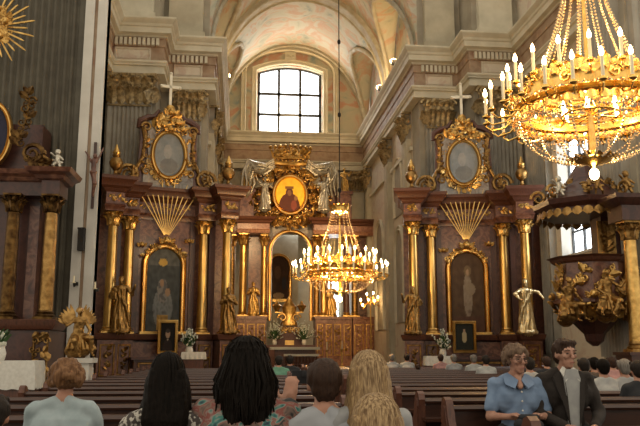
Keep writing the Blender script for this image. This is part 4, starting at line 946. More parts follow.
q=MB()
for k in range(30):
    a_=2*PI*(k+.5)/30; o=Vector((cos(a_),sin(a_),0)); q.leaf(o*1.03+Vector((0,0,c0+.1)),(0,0,-1),o,.2,.13,.5,5,.02)
for k in range(8): a_=PI/8+2*PI*k/8; o=Vector((cos(a_),sin(a_),0)); q.scroll(o*1.0+Vector((0,0,c0+.48)),o,(0,0,1),.17,1.5,.04); foliage(q,[o*.95+Vector((0,0,c0+.4)),o*.5+Vector((0,0,c0+.75))],4,.22,o,r3)
q.build('canopy_ornament',M['gold_dark'],e)
q=MB(); q.box(.2,.75,-.2,.3,t0-.3,c0+.05); q.build('back_board',M['marble_dark'],e,smooth=False)
q=MB(); q.box(.1,.5,-.235,-.2,t0,c0-.1); foliage(q,[(.3,-.22,t0+.1),(.3,-.22,c0-.2)],10,.22,(0,-1,0),r3)
q.build('back_board_ornament',M['gold_dark'],e)
for (dx,dy,dz,h_,lb,rz,fl) in ((-.78,-.5,t1-.42,.95,'gilded seated figure at the left foot of the pulpit basket',.4,False),(-.22,-.95,t1-.35,1.0,'gilded seated figure on the front of the pulpit basket',0,True),(.40,-.88,t1-.45,.95,'gilded seated figure at right of the pulpit basket',-.4,False)):
    statue('seated',(PX+dx,PYY+dy,dz),h_,M['gold_dark'] if dx else M['gold'],lb,'figures around the pulpit',rz,'pulpit_statue','statue',dx>0,fl)
for (dx,dy,h_,lb) in ((-.8,-.35,.5,'small cherub on left rim of the pulpit canopy'),(-.2,-.8,.5,'small cherub on front rim of the pulpit canopy'),(.5,-.7,.55,'small cherub on right rim of the pulpit canopy')):
    statue('putto',(PX+dx,PYY+dy,c0+.33),h_,M['gold_dark'] if dx>-.5 else M['silver'],lb,'cherubs on the pulpit canopy',0,'cherub_statue','statue')
# column group beside pulpit
e=empty('pier_column',(at(634,300,12.1).x,12.1,0),0,'tall gilded column on dark pedestal at the right edge','column')
zb=at(634,352,12.1).z; zt=at(634,222,12.1).z
q=MB(); q.box(-.28,.5,-.28,.35,0,zb-.05); q.box(-.34,.56,-.34,.35,zb-.06,zb); q.build('pedestal',M['marble_dark'],e,smooth=False)
column(e,0,0,zb,zt,.14,M['gold'],M['gold_dark'],caph=.38,baseh=.2)
q=MB(); sweep(q,[(.7,.35),(.7,-.25),(-.25,-.25),(-.25,.35)],[(0,zt),(.0,zt+.3),(.08,zt+.34),(.2,zt+.42),(.22,zt+.5),(0,zt+.52)]); q.build('entablature',M['marble_dark'],e,ang=30)
# ------------------------------------------------------------------ chandeliers
def bead_mesh(pts,r,gap):
    P=[Vector(p) for p in pts]; m=MB(); acc=0
    for i in range(len(P)-1):
        d=(P[i+1]-P[i]).length; t=-acc
        while t+gap<=d:
            t+=gap; q=P[i].lerp(P[i+1],t/d); m.add([q+Vector(o)*r for o in ((1,0,0),(0,1,0),(-1,0,0),(0,-1,0),(0,0,1.15),(0,0,-1.15))],[(0,1,4),(1,2,4),(2,3,4),(3,0,4),(1,0,5),(2,1,5),(3,2,5),(0,3,5)])
        acc=d-t if t<=d else 0
        acc=max(0,d-t)
    me=m.mesh('bead_strand',M['crystal'],False); return me
def chandelier(c,label,Hc,chain_top,n1=18,n2=26,gap=.05,drop=.34,br=.019):
    e=empty('chandelier',c,0,label,'chandelier','hanging candle chandeliers'); B=M['brass']
    Rr=.92
    q=MB(); q.lathe([(Rr-.04,-.05),(Rr,-.07),(Rr+.03,-.04),(Rr,0),(Rr+.03,.02),(Rr,.04),(Rr-.03,.03),(Rr-.04,-.05)],0,0,48)
    q.f=[f for f in q.f if len(f)==4]; q.m=[0]*len(q.f); q.build('main_ring',B,e)
    q=MB(); rr=random.Random(4)
    for i in range(44):
        a=2*PI*i/44; o=(cos(a),sin(a),0); q.leaf((Rr*o[0]*1.02,Rr*o[1]*1.02,.04),(0,0,1),o,.17 if i%2 else .12,.10,.9,5,.008); q.leaf((Rr*o[0]*1.02,Rr*o[1]*1.02,-.06),(0,0,-1),o,.13,.09,.7,5,.008)
        if i%4==0: q.scroll((Rr*1.06*o[0],Rr*1.06*o[1],.13),(-o[1],o[0],0),(0,0,1),.09,1.4,.016,n=12,seg=5)
    q.build('leaf_cresting',B,e)
    q=MB(); q.lathe([(.67,.24),(.71,.22),(.73,.27),(.71,.34),(.68,.33),(.67,.24)],0,0,40); q.f=[f for f in q.f if len(f)==4]; q.m=[0]*len(q.f)
    q.build('upper_ring',B,e); q=MB()
    for i in range(32):
        a=2*PI*i/32; o=(cos(a),sin(a),0); q.leaf((.72*o[0],.72*o[1],.30),(0,0,1),o,.17 if i%2 else .11,.09,.9,5,.008); q.leaf((.72*o[0],.72*o[1],.25),(0,0,-1),o,.10,.07,.7,5,.008)
    q.build('upper_cresting',B,e); q=MB(); q.tube([(.35*cos(2*PI*i/40),.35*sin(2*PI*i/40),-.10) for i in range(40)],.016,6,True); q.build('inner_ring',B,e); q=MB(); q.tube([(.27*cos(2*PI*i/24),.27*sin(2*PI*i/24),Hc) for i in range(24)],.025,6,True); q.build('crown_ring',B,e); q=MB()
    for i in range(8): a=2*PI*i/8; q.tube([(0,0,.1),(.68*cos(a),.68*sin(a),.26)],.013,5); q.tube([(.69*cos(a),.69*sin(a),.25),(.8*cos(a),.8*sin(a),.05),(Rr*cos(a),Rr*sin(a),0)],.014,5); q.tube([(0,0,-.1),(.35*cos(a),.35*sin(a),-.1)],.012,5)
    q.build('spokes',B,e)
    q=MB(); dz=.34-drop; q.lathe([(.02,-.52+dz),(.06,-.48+dz),(.20,-.44+dz),(.24,-.40+dz),(.10,-.36+dz),(.05,-.3+dz),(.04,-.1),(.09,-.02),(.05,.08),(.03,.2),(.06,.32),(.03,.45),(.025,Hc-.15),(.1,Hc-.05),(.28,Hc),(.22,Hc+.05),(.06,Hc+.12),(.03,Hc+.2),(.01,Hc+.25)],0,0,20); q.build('stem',B,e)
    q=MB()
    for i in range(14): a=2*PI*i/14; q.leaf((.26*cos(a),.26*sin(a),Hc),(0,0,1),(cos(a),sin(a),0),.2,.1,1,5,.008); q.leaf((.2*cos(a),.2*sin(a),-.42+dz),(cos(a),sin(a),0),(0,0,1),.13,.08,.8,5,.008)
    q.build('crown',B,e)
    s1=bead_mesh([(.24,0,Hc)]+[(.24+.44*(t/10)**1.3,0,Hc-(Hc-.32)*t/10) for t in range(1,11)],br,gap)
    s5=bead_mesh([(.70*cos(PI/8*(t/5-1)),.70*sin(PI/8*(t/5-1)),.26-.14*(1-(t/5-1)**2)) for t in range(11)],br*.9,gap)
    s2=bead_mesh([(Rr-.01-(Rr-.22)*(1-cos(PI/2*t/10)),0,-.08-drop*sin(PI/2*t/10)) for t in range(11)],br,gap)
    s3=bead_mesh([(Rr*cos(PI/8*(t/5-1)),Rr*sin(PI/8*(t/5-1)),-.08-.16*(1-(t/5-1)**2)) for t in range(11)],br,gap)
    s4=bead_mesh([(Rr*cos(PI/8*(t/5-1)),Rr*sin(PI/8*(t/5-1)),.16-.10*(1-(t/5-1)**2)) for t in range(11)],br*.9,gap)
    for me,n in ((s1,16),(s2,18),(s3,16),(s4,8),(s5,8)):
        for i in range(n): o=mo('bead_strand',me,e); o.rotation_euler=(0,0,2*PI*(i+.5)/n)
    # candle arms
    def armset(n,R0,R1,zf,ph,zr):
        a=MB(); a.tube([(R0,0,zr-.02),(R0+(R1-R0)*.35,0,zr-.15),(R0+(R1-R0)*.8,0,min(zr-.12,zf-.42)),(R1,0,zf-.36),(R1,0,zf-.32)],[.014,.014,.013,.012,.011],6); a.scroll((R0+(R1-R0)*.3,0,zr-.03),(1,0,0),(0,0,1),.06,1.3,.01,n=10,seg=5)
        a.lathe([(.012,zf-.345),(.05,zf-.32),(.052,zf-.305),(.018,zf-.30),(.022,zf-.28)],R1,0,10)
        cd=MB(); cd.lathe([(.020,zf-.29),(.020,zf-.05),(.012,zf-.045)],R1,0,10)
        fl=MB(); fl.lathe([(.006,zf-.048),(.022,zf-.03),(.027,zf-.008),(.020,zf+.026),(.007,zf+.06),(.001,zf+.07)],R1,0,10)
        ma,mc,mf=a.mesh('arm',B),cd.mesh('candle',M['candle']),fl.mesh('bulb',M['flame'])
        for i in range(n):
            o=mo('arm',ma,e); o.rotation_euler=(0,0,2*PI*(i+ph)/n); mo('candle',mc,o); mo('bulb',mf,o)
    armset(n1,.70,1.0,.58,.3,.28); armset(n2,Rr,1.30,.24,.1,0)
    for i in range(6): q=MB(); a=2*PI*i/6; q.lathe([(.03,-.08),(.018,-.06),(.018,-.01),(.027,.02),(.018,.06),(.004,.10)],.35*cos(a),.35*sin(a),10,-.02); q.build('inner_bulb',M['flame'],e)
    q=MB(); q.ell((0,0,-.60+dz),(.06,.06,.075),10,8); q.build('bottom_bulb',M['flame'],e)
    for i in range(8): q=MB(); a=2*PI*i/8; q.ell((.20*cos(a),.20*sin(a),Hc+.0),(.025,.025,.04),6,5); q.build('crown_bulb',M['flame'],e)
    q=MB(); q.tube([(0,0,Hc+.22),(0,0,chain_top-c[2])],.014,6)
    k=0
    while Hc+.3+k*2.2<chain_top-c[2]: q.ell((0,0,Hc+.6+k*2.2),(.05,.05,.08),8,6); k+=1
    q.build('hanging_rod',M['chain'],e); return e
NC=at(590,108,7.45); FC=at(340,273,17.4)
chandelier(NC,'huge glowing chandelier near the camera at top right, cut by the frame',1.62,14.0,gap=.045,drop=.6)
chandelier(FC,'glowing chandelier farther away, hanging in front of the high altar',1.72,19.0,gap=.075,drop=.46,br=.015)
# ------------------------------------------------------------------ pews
def pew_mesh(L):
    out={}
    m=MB(); m.box(0,L,-.02,.03,.36,.755); m.prism([(-.05,.755),(.06,.755),(.075,.775),(.05,.80),(-.03,.80),(-.06,.775)],0,L,'x'); out['backrest']=m
    m=MB(); m.box(0,L,.03,.43,.41,.45); out['seat']=m
    m=MB(); m.box(0,L,-.22,-.02,.60,.63); out['book_ledge']=m
    m=MB(); m.box(0,L,-.35,-.15,.14,.19); m.box(.1,.16,-.3,-.02,0,.14); m.box(L-.16,L-.1,-.3,-.02,0,.14); out['kneeler']=m
    m=MB(); m.box(.2,L-.2,-.035,-.02,.66,.80); 
    return out
PEWC={}
def pew(x0,x1,y,label,group,flip=False):
    L=round(x1-x0,2)
    if L not in PEWC:
        d={k:v.mesh(k,M['wood'],ang=30) for k,v in pew_mesh(L).items()}
        m=MB(); m.M=Matrix.Diagonal((1,1,.89,1)); prof=[(-.10,0),(.46,0),(.46,.10),(.42,.2),(.44,.42),(.46,.56),(.40,.64),(.28,.66),(.18,.70),(.12,.80),(.10,.90),(.06,.955),(.0,.975),(-.05,.95),(-.08,.89),(-.06,.80),(-.08,.5),(-.06,.2),(-.10,.1)]
        m.prism(prof,-.03,.03,'x'); m.prism([(a*.8+.01,b*.86+.06) for a,b in prof],-.04,.04,'x'); d['end_panel']=m.mesh('end_panel',M['wood_red'],ang=30); PEWC[L]=d
    e=empty('pew',(x0,y,0),0,label,'pew',group)
    if flip: e.rotation_euler=(0,0,PI); e.location=(x1,y,0)
    d=PEWC[L]
    for k in ('backrest','seat','book_ledge','kneeler'): mo(k,d[k],e)
    o=mo('end_panel',d['end_panel'],e); o2=mo('end_panel',d['end_panel'],e); o2.location=(L,0,0); return e
ordn=['first','second','third','fourth','fifth','sixth','seventh','eighth','ninth','tenth','eleventh','twelfth','thirteenth','fourteenth','fifteenth','sixteenth','seventeenth','eighteenth']
RX0=1.72; RX1=8.1
rows=[3.75,5.32]+[6.12+.88*i for i in range(14)]
for i,y in enumerate(rows):
    if i==1: pew(RX0,RX1,y,'dark pew carrying the woman in blue and the man in a suit','pews of the right block',True)
    else: pew(RX0+(.0),RX1 if y<10.8 else (6.9 if y<14.2 else 7.6),y,'dark wooden pew of the right block, %s row from the camera'%ordn[i],'pews of the right block')
lrows=[1.9,2.74,3.84]+[4.76+.9*i for i in range(14)]
for i,y in enumerate(lrows):
    x0=-2.35 if y<12 else -2.2
    pew(x0,.92,y,'dark wooden pew of the left block, %s row from the camera'%ordn[i],'pews of the left block')
# ------------------------------------------------------------------ people
def hand(mb,w,d,up,s=1.0,curl=.6,side=1):
    """w wrist, d direction of the fingers, up back of the hand"""
    w=Vector(w);d=Vector(d).normalized();up=Vector(up);up=(up-d*up.dot(d)).normalized();r=d.cross(up)*side
    mb.cap(w,.026*s,w+d*.05*s,.034*s); 
    for k in (-1,0,1): mb.cap(w+d*.02*s+r*k*.015*s,.019*s,w+d*.085*s+r*k*.026*s,.014*s,8)
    for k,L in ((-1.5,.062),(-.5,.078),(.5,.082),(1.5,.072)):
        p=w+d*.09*s+r*k*.0205*s; a=0; rad=.0098*s
        for j in range(3):
            a+=curl*(.5 if j==0 else .8); dd=d*cos(a)-up*sin(a)+r*k*.04; q=p+dd*L*s*(.46,.32,.24)[j]; mb.cap(p,rad,q,rad*.9,8); p=q; rad*=.9
    p=w+d*.03*s+r*.03*s; q=p+(d*.5+r*.75-up*.25).normalized()*.042*s; mb.cap(p,.014*s,q,.012*s,8); mb.cap(q,.012*s,q+(d*.85+r*.25-up*.4).normalized()*.034*s,.0095*s,8)
PW={}
def person(loc,rz,label,group=None,height=1.27,shirt='s_white',hair='h_dark',style='short',skin='skin',voxel=.016,head_turn=0,arms=('lap','lap'),extra=None,sleeve='short',strands=0,hairlen=.35,hairw=1.0,face=False,seat=True,build=1.0,shift=(0,0),lower='trousers',leanx=0,cache=None):
    """seated figure facing +Y with its seat at the local origin"""
    e=empty('person',loc,rz,label,'person',group); s=height/1.27
    def key(n): return (cache,n)
    sh=Vector((leanx,0,0))
    def P(x,y,z): return Vector((x*s,y*s,z*s))+sh*max(0,(z-.5))*1.2
    bw=build
    neck=P(0,.02,1.02); hc=P(0,.045,1.13); HM=Matrix.Translation(hc)@Matrix.Rotation(head_turn,4,'Z')
    if cache is None or key('body') not in PW:
        b=MB()
        b.cap(P(0,0,.56),.135*s*bw,P(0,.0,.80),.115*s*bw,14); b.cap(P(-.07*bw,0,.84),.115*s*bw,P(.07*bw,0,.84),.115*s*bw,14); b.cap(P(-.155*bw,.0,.955),.052*s,P(.155*bw,0,.955),.052*s)
        b.cap(P(-.07,0,.98),.045*s,P(0,.01,1.03),.05*s); b.cap(P(.07,0,.98),.045*s,P(0,.01,1.03),.05*s); b.cap(P(0,.01,.97),.058*s,P(0,.035,1.065),.052*s)
        # head
        b.M=HM; h=s
        b.ell((0,-.012*h,.028*h),(.074*h,.092*h,.088*h),14,10); b.cap((0,.012*h,-.015*h),.062*h,(0,.03*h,-.055*h),.042*h); b.ell((0,.058*h,-.078*h),(.026*h,.022*h,.02*h),8,6)
        if face:
            b.cap((0,.080*h,.022*h),.008*h,(0,.102*h,-.016*h),.0125*h,8); b.ell((-.011*h,.092*h,-.020*h),.010*h,6,5); b.ell((.011*h,.092*h,-.020*h),.010*h,6,5)
            for k in (-1,1): b.ell((k*.038*h,.060*h,-.008*h),(.022*h,.02*h,.018*h),8,6); b.cap((k*.015*h,.081*h,.038*h),.008*h,(k*.05*h,.068*h,.036*h),.007*h,8)
            b.cap((-.017*h,.079*h,-.047*h),.0075*h,(.017*h,.079*h,-.047*h),.0075*h,8); b.cap((-.014*h,.079*h,-.058*h),.0075*h,(.014*h,.079*h,-.058*h),.0075*h,8)
        else: b.cap((0,.085*h,.02*h),.010*h,(0,.1*h,-.014*h),.013*h,8)
        for k in (-1,1): b.ell((k*.076*h,-.005*h,.0*h),(.010*h,.020*h,.031*h),8,6)
        b.M=Matrix()
        for sx,mode in ((-1,arms[0]),(1,arms[1])):
            S=P(sx*.18*bw,0,.94)
            if mode=='lap': E=P(sx*.235*bw,.06,.70); Wr=P(sx*.10,.27,.62); hd=(-sx*.5,.8,-.1)
            elif mode=='up': E=P(sx*.24,.20,.74); Wr=P(sx*.155,.24,1.02); hd=(-sx*.1,.05,1)
            elif mode=='hold': E=P(sx*.235*bw,.05,.71); Wr=P(sx*.12,.20,.72); hd=(-sx*.8,.45,.05)
            elif mode=='front': E=P(sx*.25,.12,.68); Wr=P(sx*.12,.38,.78); hd=(-sx*.3,.8,.2)
            b.cap(S,.050*s,E,.040*s); b.cap(E,.039*s,Wr,.025*s); hand(b,Wr,hd,(0,-.5,1) if mode!='up' else (sx*.3,-1,0),s,.55,-sx if False else sx)
            b.cap(P(sx*.09,0,.53),.088*s,P(sx*.12,.42,.51),.062*s); b.cap(P(sx*.12,.42,.51),.060*s,P(sx*.12,.40,.12),.042*s); b.cap(P(sx*.12,.39,.06),.042*s,P(sx*.13,.56,.045),.035*s)
        me=fuse(b,voxel,2,.4); me.materials.append(M[skin])
        # clothing
        c=MB()
        c.cap(P(0,0,.55),.155*s*bw,P(0,.0,.80),.132*s*bw,14); c.cap(P(-.075*bw,0,.84),.132*s*bw,P(.075*bw,0,.84),.132*s*bw,14); c.cap(P(-.165*bw,.0,.950),.064*s,P(.165*bw,0,.950),.064*s)
        c.cap(P(-.12,-.01,.965),.055*s,P(-.03,0,1.0),.05*s); c.cap(P(.12,-.01,.965),.055*s,P(.03,0,1.0),.05*s)
        for sx,mode in ((-1,arms[0]),(1,arms[1])):
            S=P(sx*.18*bw,0,.94)
            E={'lap':P(sx*.235*bw,.06,.70),'up':P(sx*.24,.20,.74),'hold':P(sx*.235*bw,.05,.71),'front':P(sx*.25,.12,.68)}[mode]
            W2={'lap':P(sx*.10,.27,.62),'up':P(sx*.155,.24,1.02),'hold':P(sx*.12,.20,.72),'front':P(sx*.12,.38,.78)}[mode]
            if sleeve=='short': c.cap(S,.060*s,S.lerp(E,.72),.056*s)
            else: c.cap(S,.060*s,E,.052*s); c.cap(E,.054*s,E.lerp(W2,.86),.042*s)
        fold=(lambda co:.005*sin(co.z*38+co.x*17+3*sin(co.x*20))) if voxel<.015 else None
        cm=fuse(c,voxel,2,.45,fold); cm.materials.append(M[shirt])
        t=MB()
        for sx in (-1,1): t.cap(P(sx*.09,0,.54),.105*s,P(sx*.12,.42,.52),.076*s); t.cap(P(sx*.12,.42,.52),.074*s,P(sx*.12,.40,.16),.058*s)
        t.cap(P(-.06,0,.55),.13*s,P(.06,0,.55),.13*s); tm=fuse(t,max(voxel,.014),2); tm.materials.append(M['s_dark'])
        # hair
        hb=MB(); hb.M=HM; w=hairw
        hb.ell((0,-.022*h,.044*h),(.086*h*w,.098*h*w,.090*h*w),14,10)
        if style=='short':
            hb.ell((0,-.05*h,-.0*h),(.076*h,.062*h,.075*h)); hb.cap((-.05*h,.05*h,.092*h),.022*h,(.05*h,.05*h,.092*h),.022*h)
            for k in (-1,1): hb.cap((k*.07*h,.0,.05*h),.02*h,(k*.074*h,.0,.02*h),.011*h)
        elif style=='curly':
            rr=random.Random(2)
            for i in range(110):
                a=rr.uniform(0,2*PI); t_=rr.uniform(-.55,1.3); x=cos(t_)*cos(a)*.092*w*h;y=cos(t_)*sin(a)*.10*w*h;z=sin(t_)*.095*w*h+.03*h
                if y>.04*h and z<.05*h: continue
                hb.ell((x,y-.02*h,z),rr.uniform(.016,.028)*h,6,5)
        elif style=='bun':
            hb.ell((0,-.05*h,.0),(.08*h,.07*h,.08*h)); hb.ell((0,-.125*h,.02*h),.04*h)
        elif style in('long','big'):
            hb.M=Matrix(); g=1.08 if style=='big' else 1.0
            top=hc+Vector((0,-.02*s,.03*s)); L=hairlen*s
            for k in (-1,0,1):
                hb.cap(top+Vector((k*.035*g*s,-.035*s,0)),.072*w*s,top+Vector((k*.055*g*s,-.075*s,-L*.5)),.066*w*s*g); hb.cap(top+Vector((k*.055*g*s,-.075*s,-L*.5)),.066*w*s*g,top+Vector((k*.05*g*s,-.10*s,-L)),.040*w*s*g)
            for k in (-1,1): hb.cap(top+Vector((k*.07*g*s,.0,-.0)),.03*s*g,top+Vector((k*.095*g*s,-.02*s,-L*.55)),.038*s*g)
        hm=fuse(hb,min(voxel,.011),2 if style!='curly' else 1,.5,(lambda co:.0035*noise.noise(co*60)+.003*sin(co.x*260+6*noise.noise(co*9))) if voxel<.015 else None); hm.materials.append(M[hair])
        if cache is not None: PW[key('body')]=(me,cm,tm,hm)
    else:
        me,cm,tm,hm=PW[key('body')]
        cm=cm.copy(); cm.materials[0]=M[shirt]; hm=hm.copy(); hm.materials[0]=M[hair]
    e_body=mo('body',me,e); mo('shirt',cm,e); mo('trousers',tm,e); ho=mo('hair',hm,e)
    if strands:
        rr=random.Random(5); q=MB(); top=hc+Vector((0,-.02*s,.05*s)); L=hairlen*s; g=(1.12 if style=='big' else 1.0)*hairw
        for i in range(strands):
            a=PI+PI*rr.uniform(-.12,1.12); u=Vector((cos(a),sin(a)*.95,0)); l=L*rr.uniform(.75,1.12); j=rr.uniform(.97,1.05)
            p=[top+Vector((u.x*.088*g*s*j*cos(R(q_)),u.y*.095*g*s*j*cos(R(q_))-.01*s,(.098*sin(R(q_))-.004)*s*j)) for q_ in (84,66,46,26,4)]+[top+Vector((u.x*.118*g*s,u.y*.112*s*g-.02*s,-l*.5))*1,top+Vector((u.x*.105*g*s+rr.uniform(-.015,.015),u.y*.10*g*s-.05*s,-l))]
            if style=='big': p=p[:5]+[p[5]+Vector((rr.uniform(-.02,.02),rr.uniform(-.02,.0),0)),p[6]+Vector((rr.uniform(-.02,.02),0,0))]
            if style=='big': p=[x_+Vector((rr.uniform(-.008,.008),rr.uniform(-.008,.008),0)) for x_ in p]
            q.tube(p,[.004,.006,.007,.007,.008,.008,.002],4)
        q.build('hair_strands',M[hair+'_hi'] if hair+'_hi' in M else M[hair],ho)
    if face:
        h=s
        for k in (-1,1):
            q=MB(); q.M=HM; q.ell((k*.033*h,.0775*h,.014*h),(.0115*h,.007*h,.0055*h),8,6); q.build('eye',M['eye'],e_body)
            q=MB(); q.M=HM; q.tube([(k*.014*h,.086*h,.036*h),(k*.034*h,.084*h,.041*h),(k*.054*h,.071*h,.034*h)],[.003,.0035,.002],5); q.build('eyebrow',M['brow'],e_body)
        q=MB(); q.M=HM; q.tube([(-.022*h,.0845*h,-.052*h),(0,.0895*h,-.0505*h),(.022*h,.0845*h,-.052*h)],[.002,.0035,.002],6); q.build('lips',M['lip'],e_body)
    if extra: extra(e,HM,P,s)
    return e
def cl(name,c,c2=None,rough=.85,scale=14,**k): M[name]=mat('cloth_'+name,c,c2,rough,scale=scale,**k)
cl('s_white',(.36,.36,.34),(.29,.29,.28)); cl('s_cyan',(.33,.39,.40),(.27,.33,.34)); cl('s_grey',(.30,.30,.29),(.25,.25,.25)); cl('s_blue',(.17,.24,.35),(.13,.19,.29))
cl('s_dark',(.02,.02,.022),(.014,.014,.016)); cl('s_suit',(.024,.017,.012),(.014,.010,.008),scale=120); cl('s_green',(.12,.27,.18),(.09,.2,.14)); cl('s_yellow',(.45,.42,.24),(.38,.35,.2)); cl('s_pink',(.40,.22,.2),(.33,.18,.17)); cl('s_brown',(.10,.07,.05),(.07,.05,.035))
cl('s_leopard',(.4,.36,.3),None,scale=55,contrast=(.46,.52)); ramp(M['s_leopard'],[(.44,(.42,.39,.33)),(.50,(.05,.04,.035))])
cl('s_print',(.4,.36,.3),None,scale=11,dist=1.5,detail=2); ramp(M['s_print'],[(.34,(.02,.03,.05)),(.42,(.05,.18,.15)),(.47,(.24,.22,.19)),(.53,(.20,.05,.04)),(.58,(.20,.13,.10)),(.66,(.03,.03,.03))])
cl('s_stripe',(.36,.37,.38),(.28,.29,.31),scale=3)
M['eye']=mat('dark_eye',(.03,.02,.015),(.02,.015,.01),.2); M['brow']=mat('brow_hair',(.06,.04,.03),(.05,.03,.02),.8); M['lip']=mat('lip',(.30,.10,.08),(.26,.09,.07),.5)
def hr(name,c,c2,rough=.6,sx=90,spec=.2):
    M[name]=mat(name,c,c2,rough,scale=1.6,stretch=(sx,sx,4),detail=3,bump=.3,bscale=3,spec=spec)
hr('h_black',(.004,.003,.002),(.009,.006,.004),.6,90,.07); hr('h_dark',(.010,.007,.005),(.022,.014,.009)); hr('h_brown',(.045,.022,.012),(.025,.012,.007)); hr('h_auburn',(.21,.105,.045),(.10,.045,.018),sx=40)
hr('h_blonde',(.36,.24,.11),(.16,.09,.04),contrast if False else .4); hr('h_blonde_hi',(.42,.29,.15),(.13,.075,.035)); hr('h_grey',(.22,.20,.17),(.12,.105,.09),sx=50); hr('h_greybrown',(.16,.10,.06),(.09,.055,.035),sx=50)
def seat_at(px,Y,dx=0): return (at(px,380,Y).x+dx,Y,0)
def topz(px,py,Y): return at(px,py,Y).z
def hfix(loc,px,py,Y): return topz(px,py,Y)/1.268*1.27
# camera-holding man
def camera_extra(e,HM,P,s):
    q=MB(); q.box(-.05,.05,-.012,.012,-.032,.032); q.lathe([(.02,0),(.02,.02),(.015,.03)],.01,0,12); o=q.build('camera',M['s_dark'],e); o.location=P(-.085,.30,1.165)
def collar_extra(e,HM,P,s):
    for sx in (-1,1):
        q=MB(); q.add([P(sx*.062,.03,1.035),P(sx*.012,.115,.985),P(sx*.05,.155,.925),P(sx*.115,.11,.955),P(sx*.105,.02,1.02),
               P(sx*.055,.03,1.02),P(sx*.012,.10,.975),P(sx*.05,.14,.915),P(sx*.105,.10,.945),P(sx*.10,.01,1.005)],[(0,1,2,3,4),(9,8,7,6,5),(0,5,6,1),(1,6,7,2),(2,7,8,3),(3,8,9,4),(4,9,5,0)]); q.build('collar',M['s_blue'],e,ang=60)
    q=MB(); q.cap(P(0,.06,1.0),.035*s,P(0,.115,.94),.025*s); q.build('neckline',M['skin_old'],e)
    q=MB(); 
    for z in (.90,.83,.76,.69): q=MB(); q.ell(P(0,.152,z),(.008,.006,.008),8,6); q.build('button',M['cloth'],e)
    q=MB(); q.M=HM; h=s
    for k in (-1,1): q.tube([(k*.034*h+.023*h*cos(2*PI*i/20),.098*h-abs(.02*h*cos(2*PI*i/20))*.35,.012*h+.017*h*sin(2*PI*i/20)) for i in range(20)],.0018*h,5,True); q.tube([(k*.056*h,.09*h,.016*h),(k*.078*h,.0,.012*h)],.0018*h,5)
    q.tube([(-.012*h,.1*h,.016*h),(0,.104*h,.019*h),(.012*h,.1*h,.016*h)],.0018*h,5); q.build('glasses',M['chain'],e)
    q=MB(); q.cap(P(-.06,.30,.66),.05,P(.07,.31,.67),.05); q.cap(P(-.05,.3,.72),.03,P(.05,.3,.72),.03); q.build('handbag',M['s_dark'],e)
def suit_extra(e,HM,P,s):
    q=MB(); q.prism([( -.045*s,.60*s),(.045*s,.60*s),(.05*s,.80*s),(.062*s,.96*s),(.04*s,1.03*s),(-.04*s,1.03*s),(-.062*s,.96*s),(-.05*s,.80*s)],.135*s,.158*s); q.build('shirt_front',M['s_white'],e)
    for sx in (-1,1):
        q=MB(); q.add([P(sx*.035,.168,.62),P(sx*.045,.17,.80),P(sx*.055,.165,.93),P(sx*.075,.10,1.02),P(sx*.12,.10,.985),P(sx*.12,.15,.90),P(sx*.085,.165,.80),
               P(sx*.035,.14,.62),P(sx*.045,.145,.80),P(sx*.055,.13,.93),P(sx*.075,.07,1.0),P(sx*.12,.07,.965),P(sx*.12,.12,.88),P(sx*.085,.14,.80)],[(0,1,2,3,4,5,6),(13,12,11,10,9,8,7)]+[(i,i+7,(i+1)%7+7,(i+1)%7) for i in range(7)]); q.build('lapel',M['s_suit'],e,ang=60)
    for sx in (-1,1): q=MB(); q.add([P(sx*.03,.06,1.055),P(sx*.005,.145,.995),P(sx*.05,.165,.945),P(sx*.07,.10,1.02),P(sx*.03,.05,1.04),P(sx*.005,.12,.985),P(sx*.05,.14,.935),P(sx*.07,.08,1.005)],[(0,1,2,3),(7,6,5,4),(0,4,5,1),(1,5,6,2),(2,6,7,3),(3,7,4,0)]); q.build('collar',M['cloth'],e,ang=60)
FG=dict(voxel=.011)
def put(px,py,Y,**k):
    l=(at(px,py,Y).x,Y,0); h=topz(px,py,Y)/1.268*1.27; return person(l,k.pop('rz',0),k.pop('label'),height=h,**k)
def lift(e,dz): e.location.z+=dz; return e
def put2(px,py,Y,h,**k):
    """fixed body size; raised or lowered so the head top meets the photo"""
    e=person((at(px,py,Y).x,Y,0),k.pop('rz',0),k.pop('label'),height=h,**k); e.location.z=topz(px,py,Y)-h/1.27*1.268; return e
put(66,360,4.08,label='woman with curly auburn hair and pale blue top, seen from behind at left',shirt='s_cyan',hair='h_auburn',style='curly',hairw=1.12,build=1.0,**FG)
put(168,354,2.98,label='person with straight black hair and leopard print top, seen from behind',shirt='s_leopard',hair='h_black',style='long',hairlen=.36,strands=150,hairw=.86,build=.85,**FG)
put(247,338,2.98,label='person with big dark wavy hair and colourful printed top, seen from behind',shirt='s_print',hair='h_black',style='big',hairlen=.25,strands=230,hairw=.92,build=1.05,**FG)
put(325,357,2.98,label='man with short brown hair raising a small camera, seen from behind',shirt='s_stripe',hair='h_brown',style='short',hairw=1.02,arms=('up','lap'),build=.9,extra=camera_extra,**FG)
put(369,352,2.98,label='taller blonde person with long hair beside the man with the camera',shirt='s_grey',hair='h_blonde',style='long',hairlen=.40,strands=190,hairw=.95,build=.85,**FG)
put(377,396,2.14,label='shorter blonde person low at the bottom edge of the photo',shirt='s_grey',hair='h_blonde',style='long',hairlen=.36,strands=170,hairw=1.0,build=.85,**FG)
put(-8,392,2.98,label='person in pale yellow top cut by the left edge of the photo',shirt='s_yellow',hair='h_dark',style='short',build=1.0,**FG)
put(514,343,5.12,label='older woman in glasses and light blue shirt sitting facing the camera',shirt='s_blue',hair='h_greybrown',style='curly',hairw=.96,skin='skin_old',face=True,arms=('hold','hold'),rz=PI-R(4),head_turn=R(16),extra=collar_extra,build=.95,voxel=.0095)
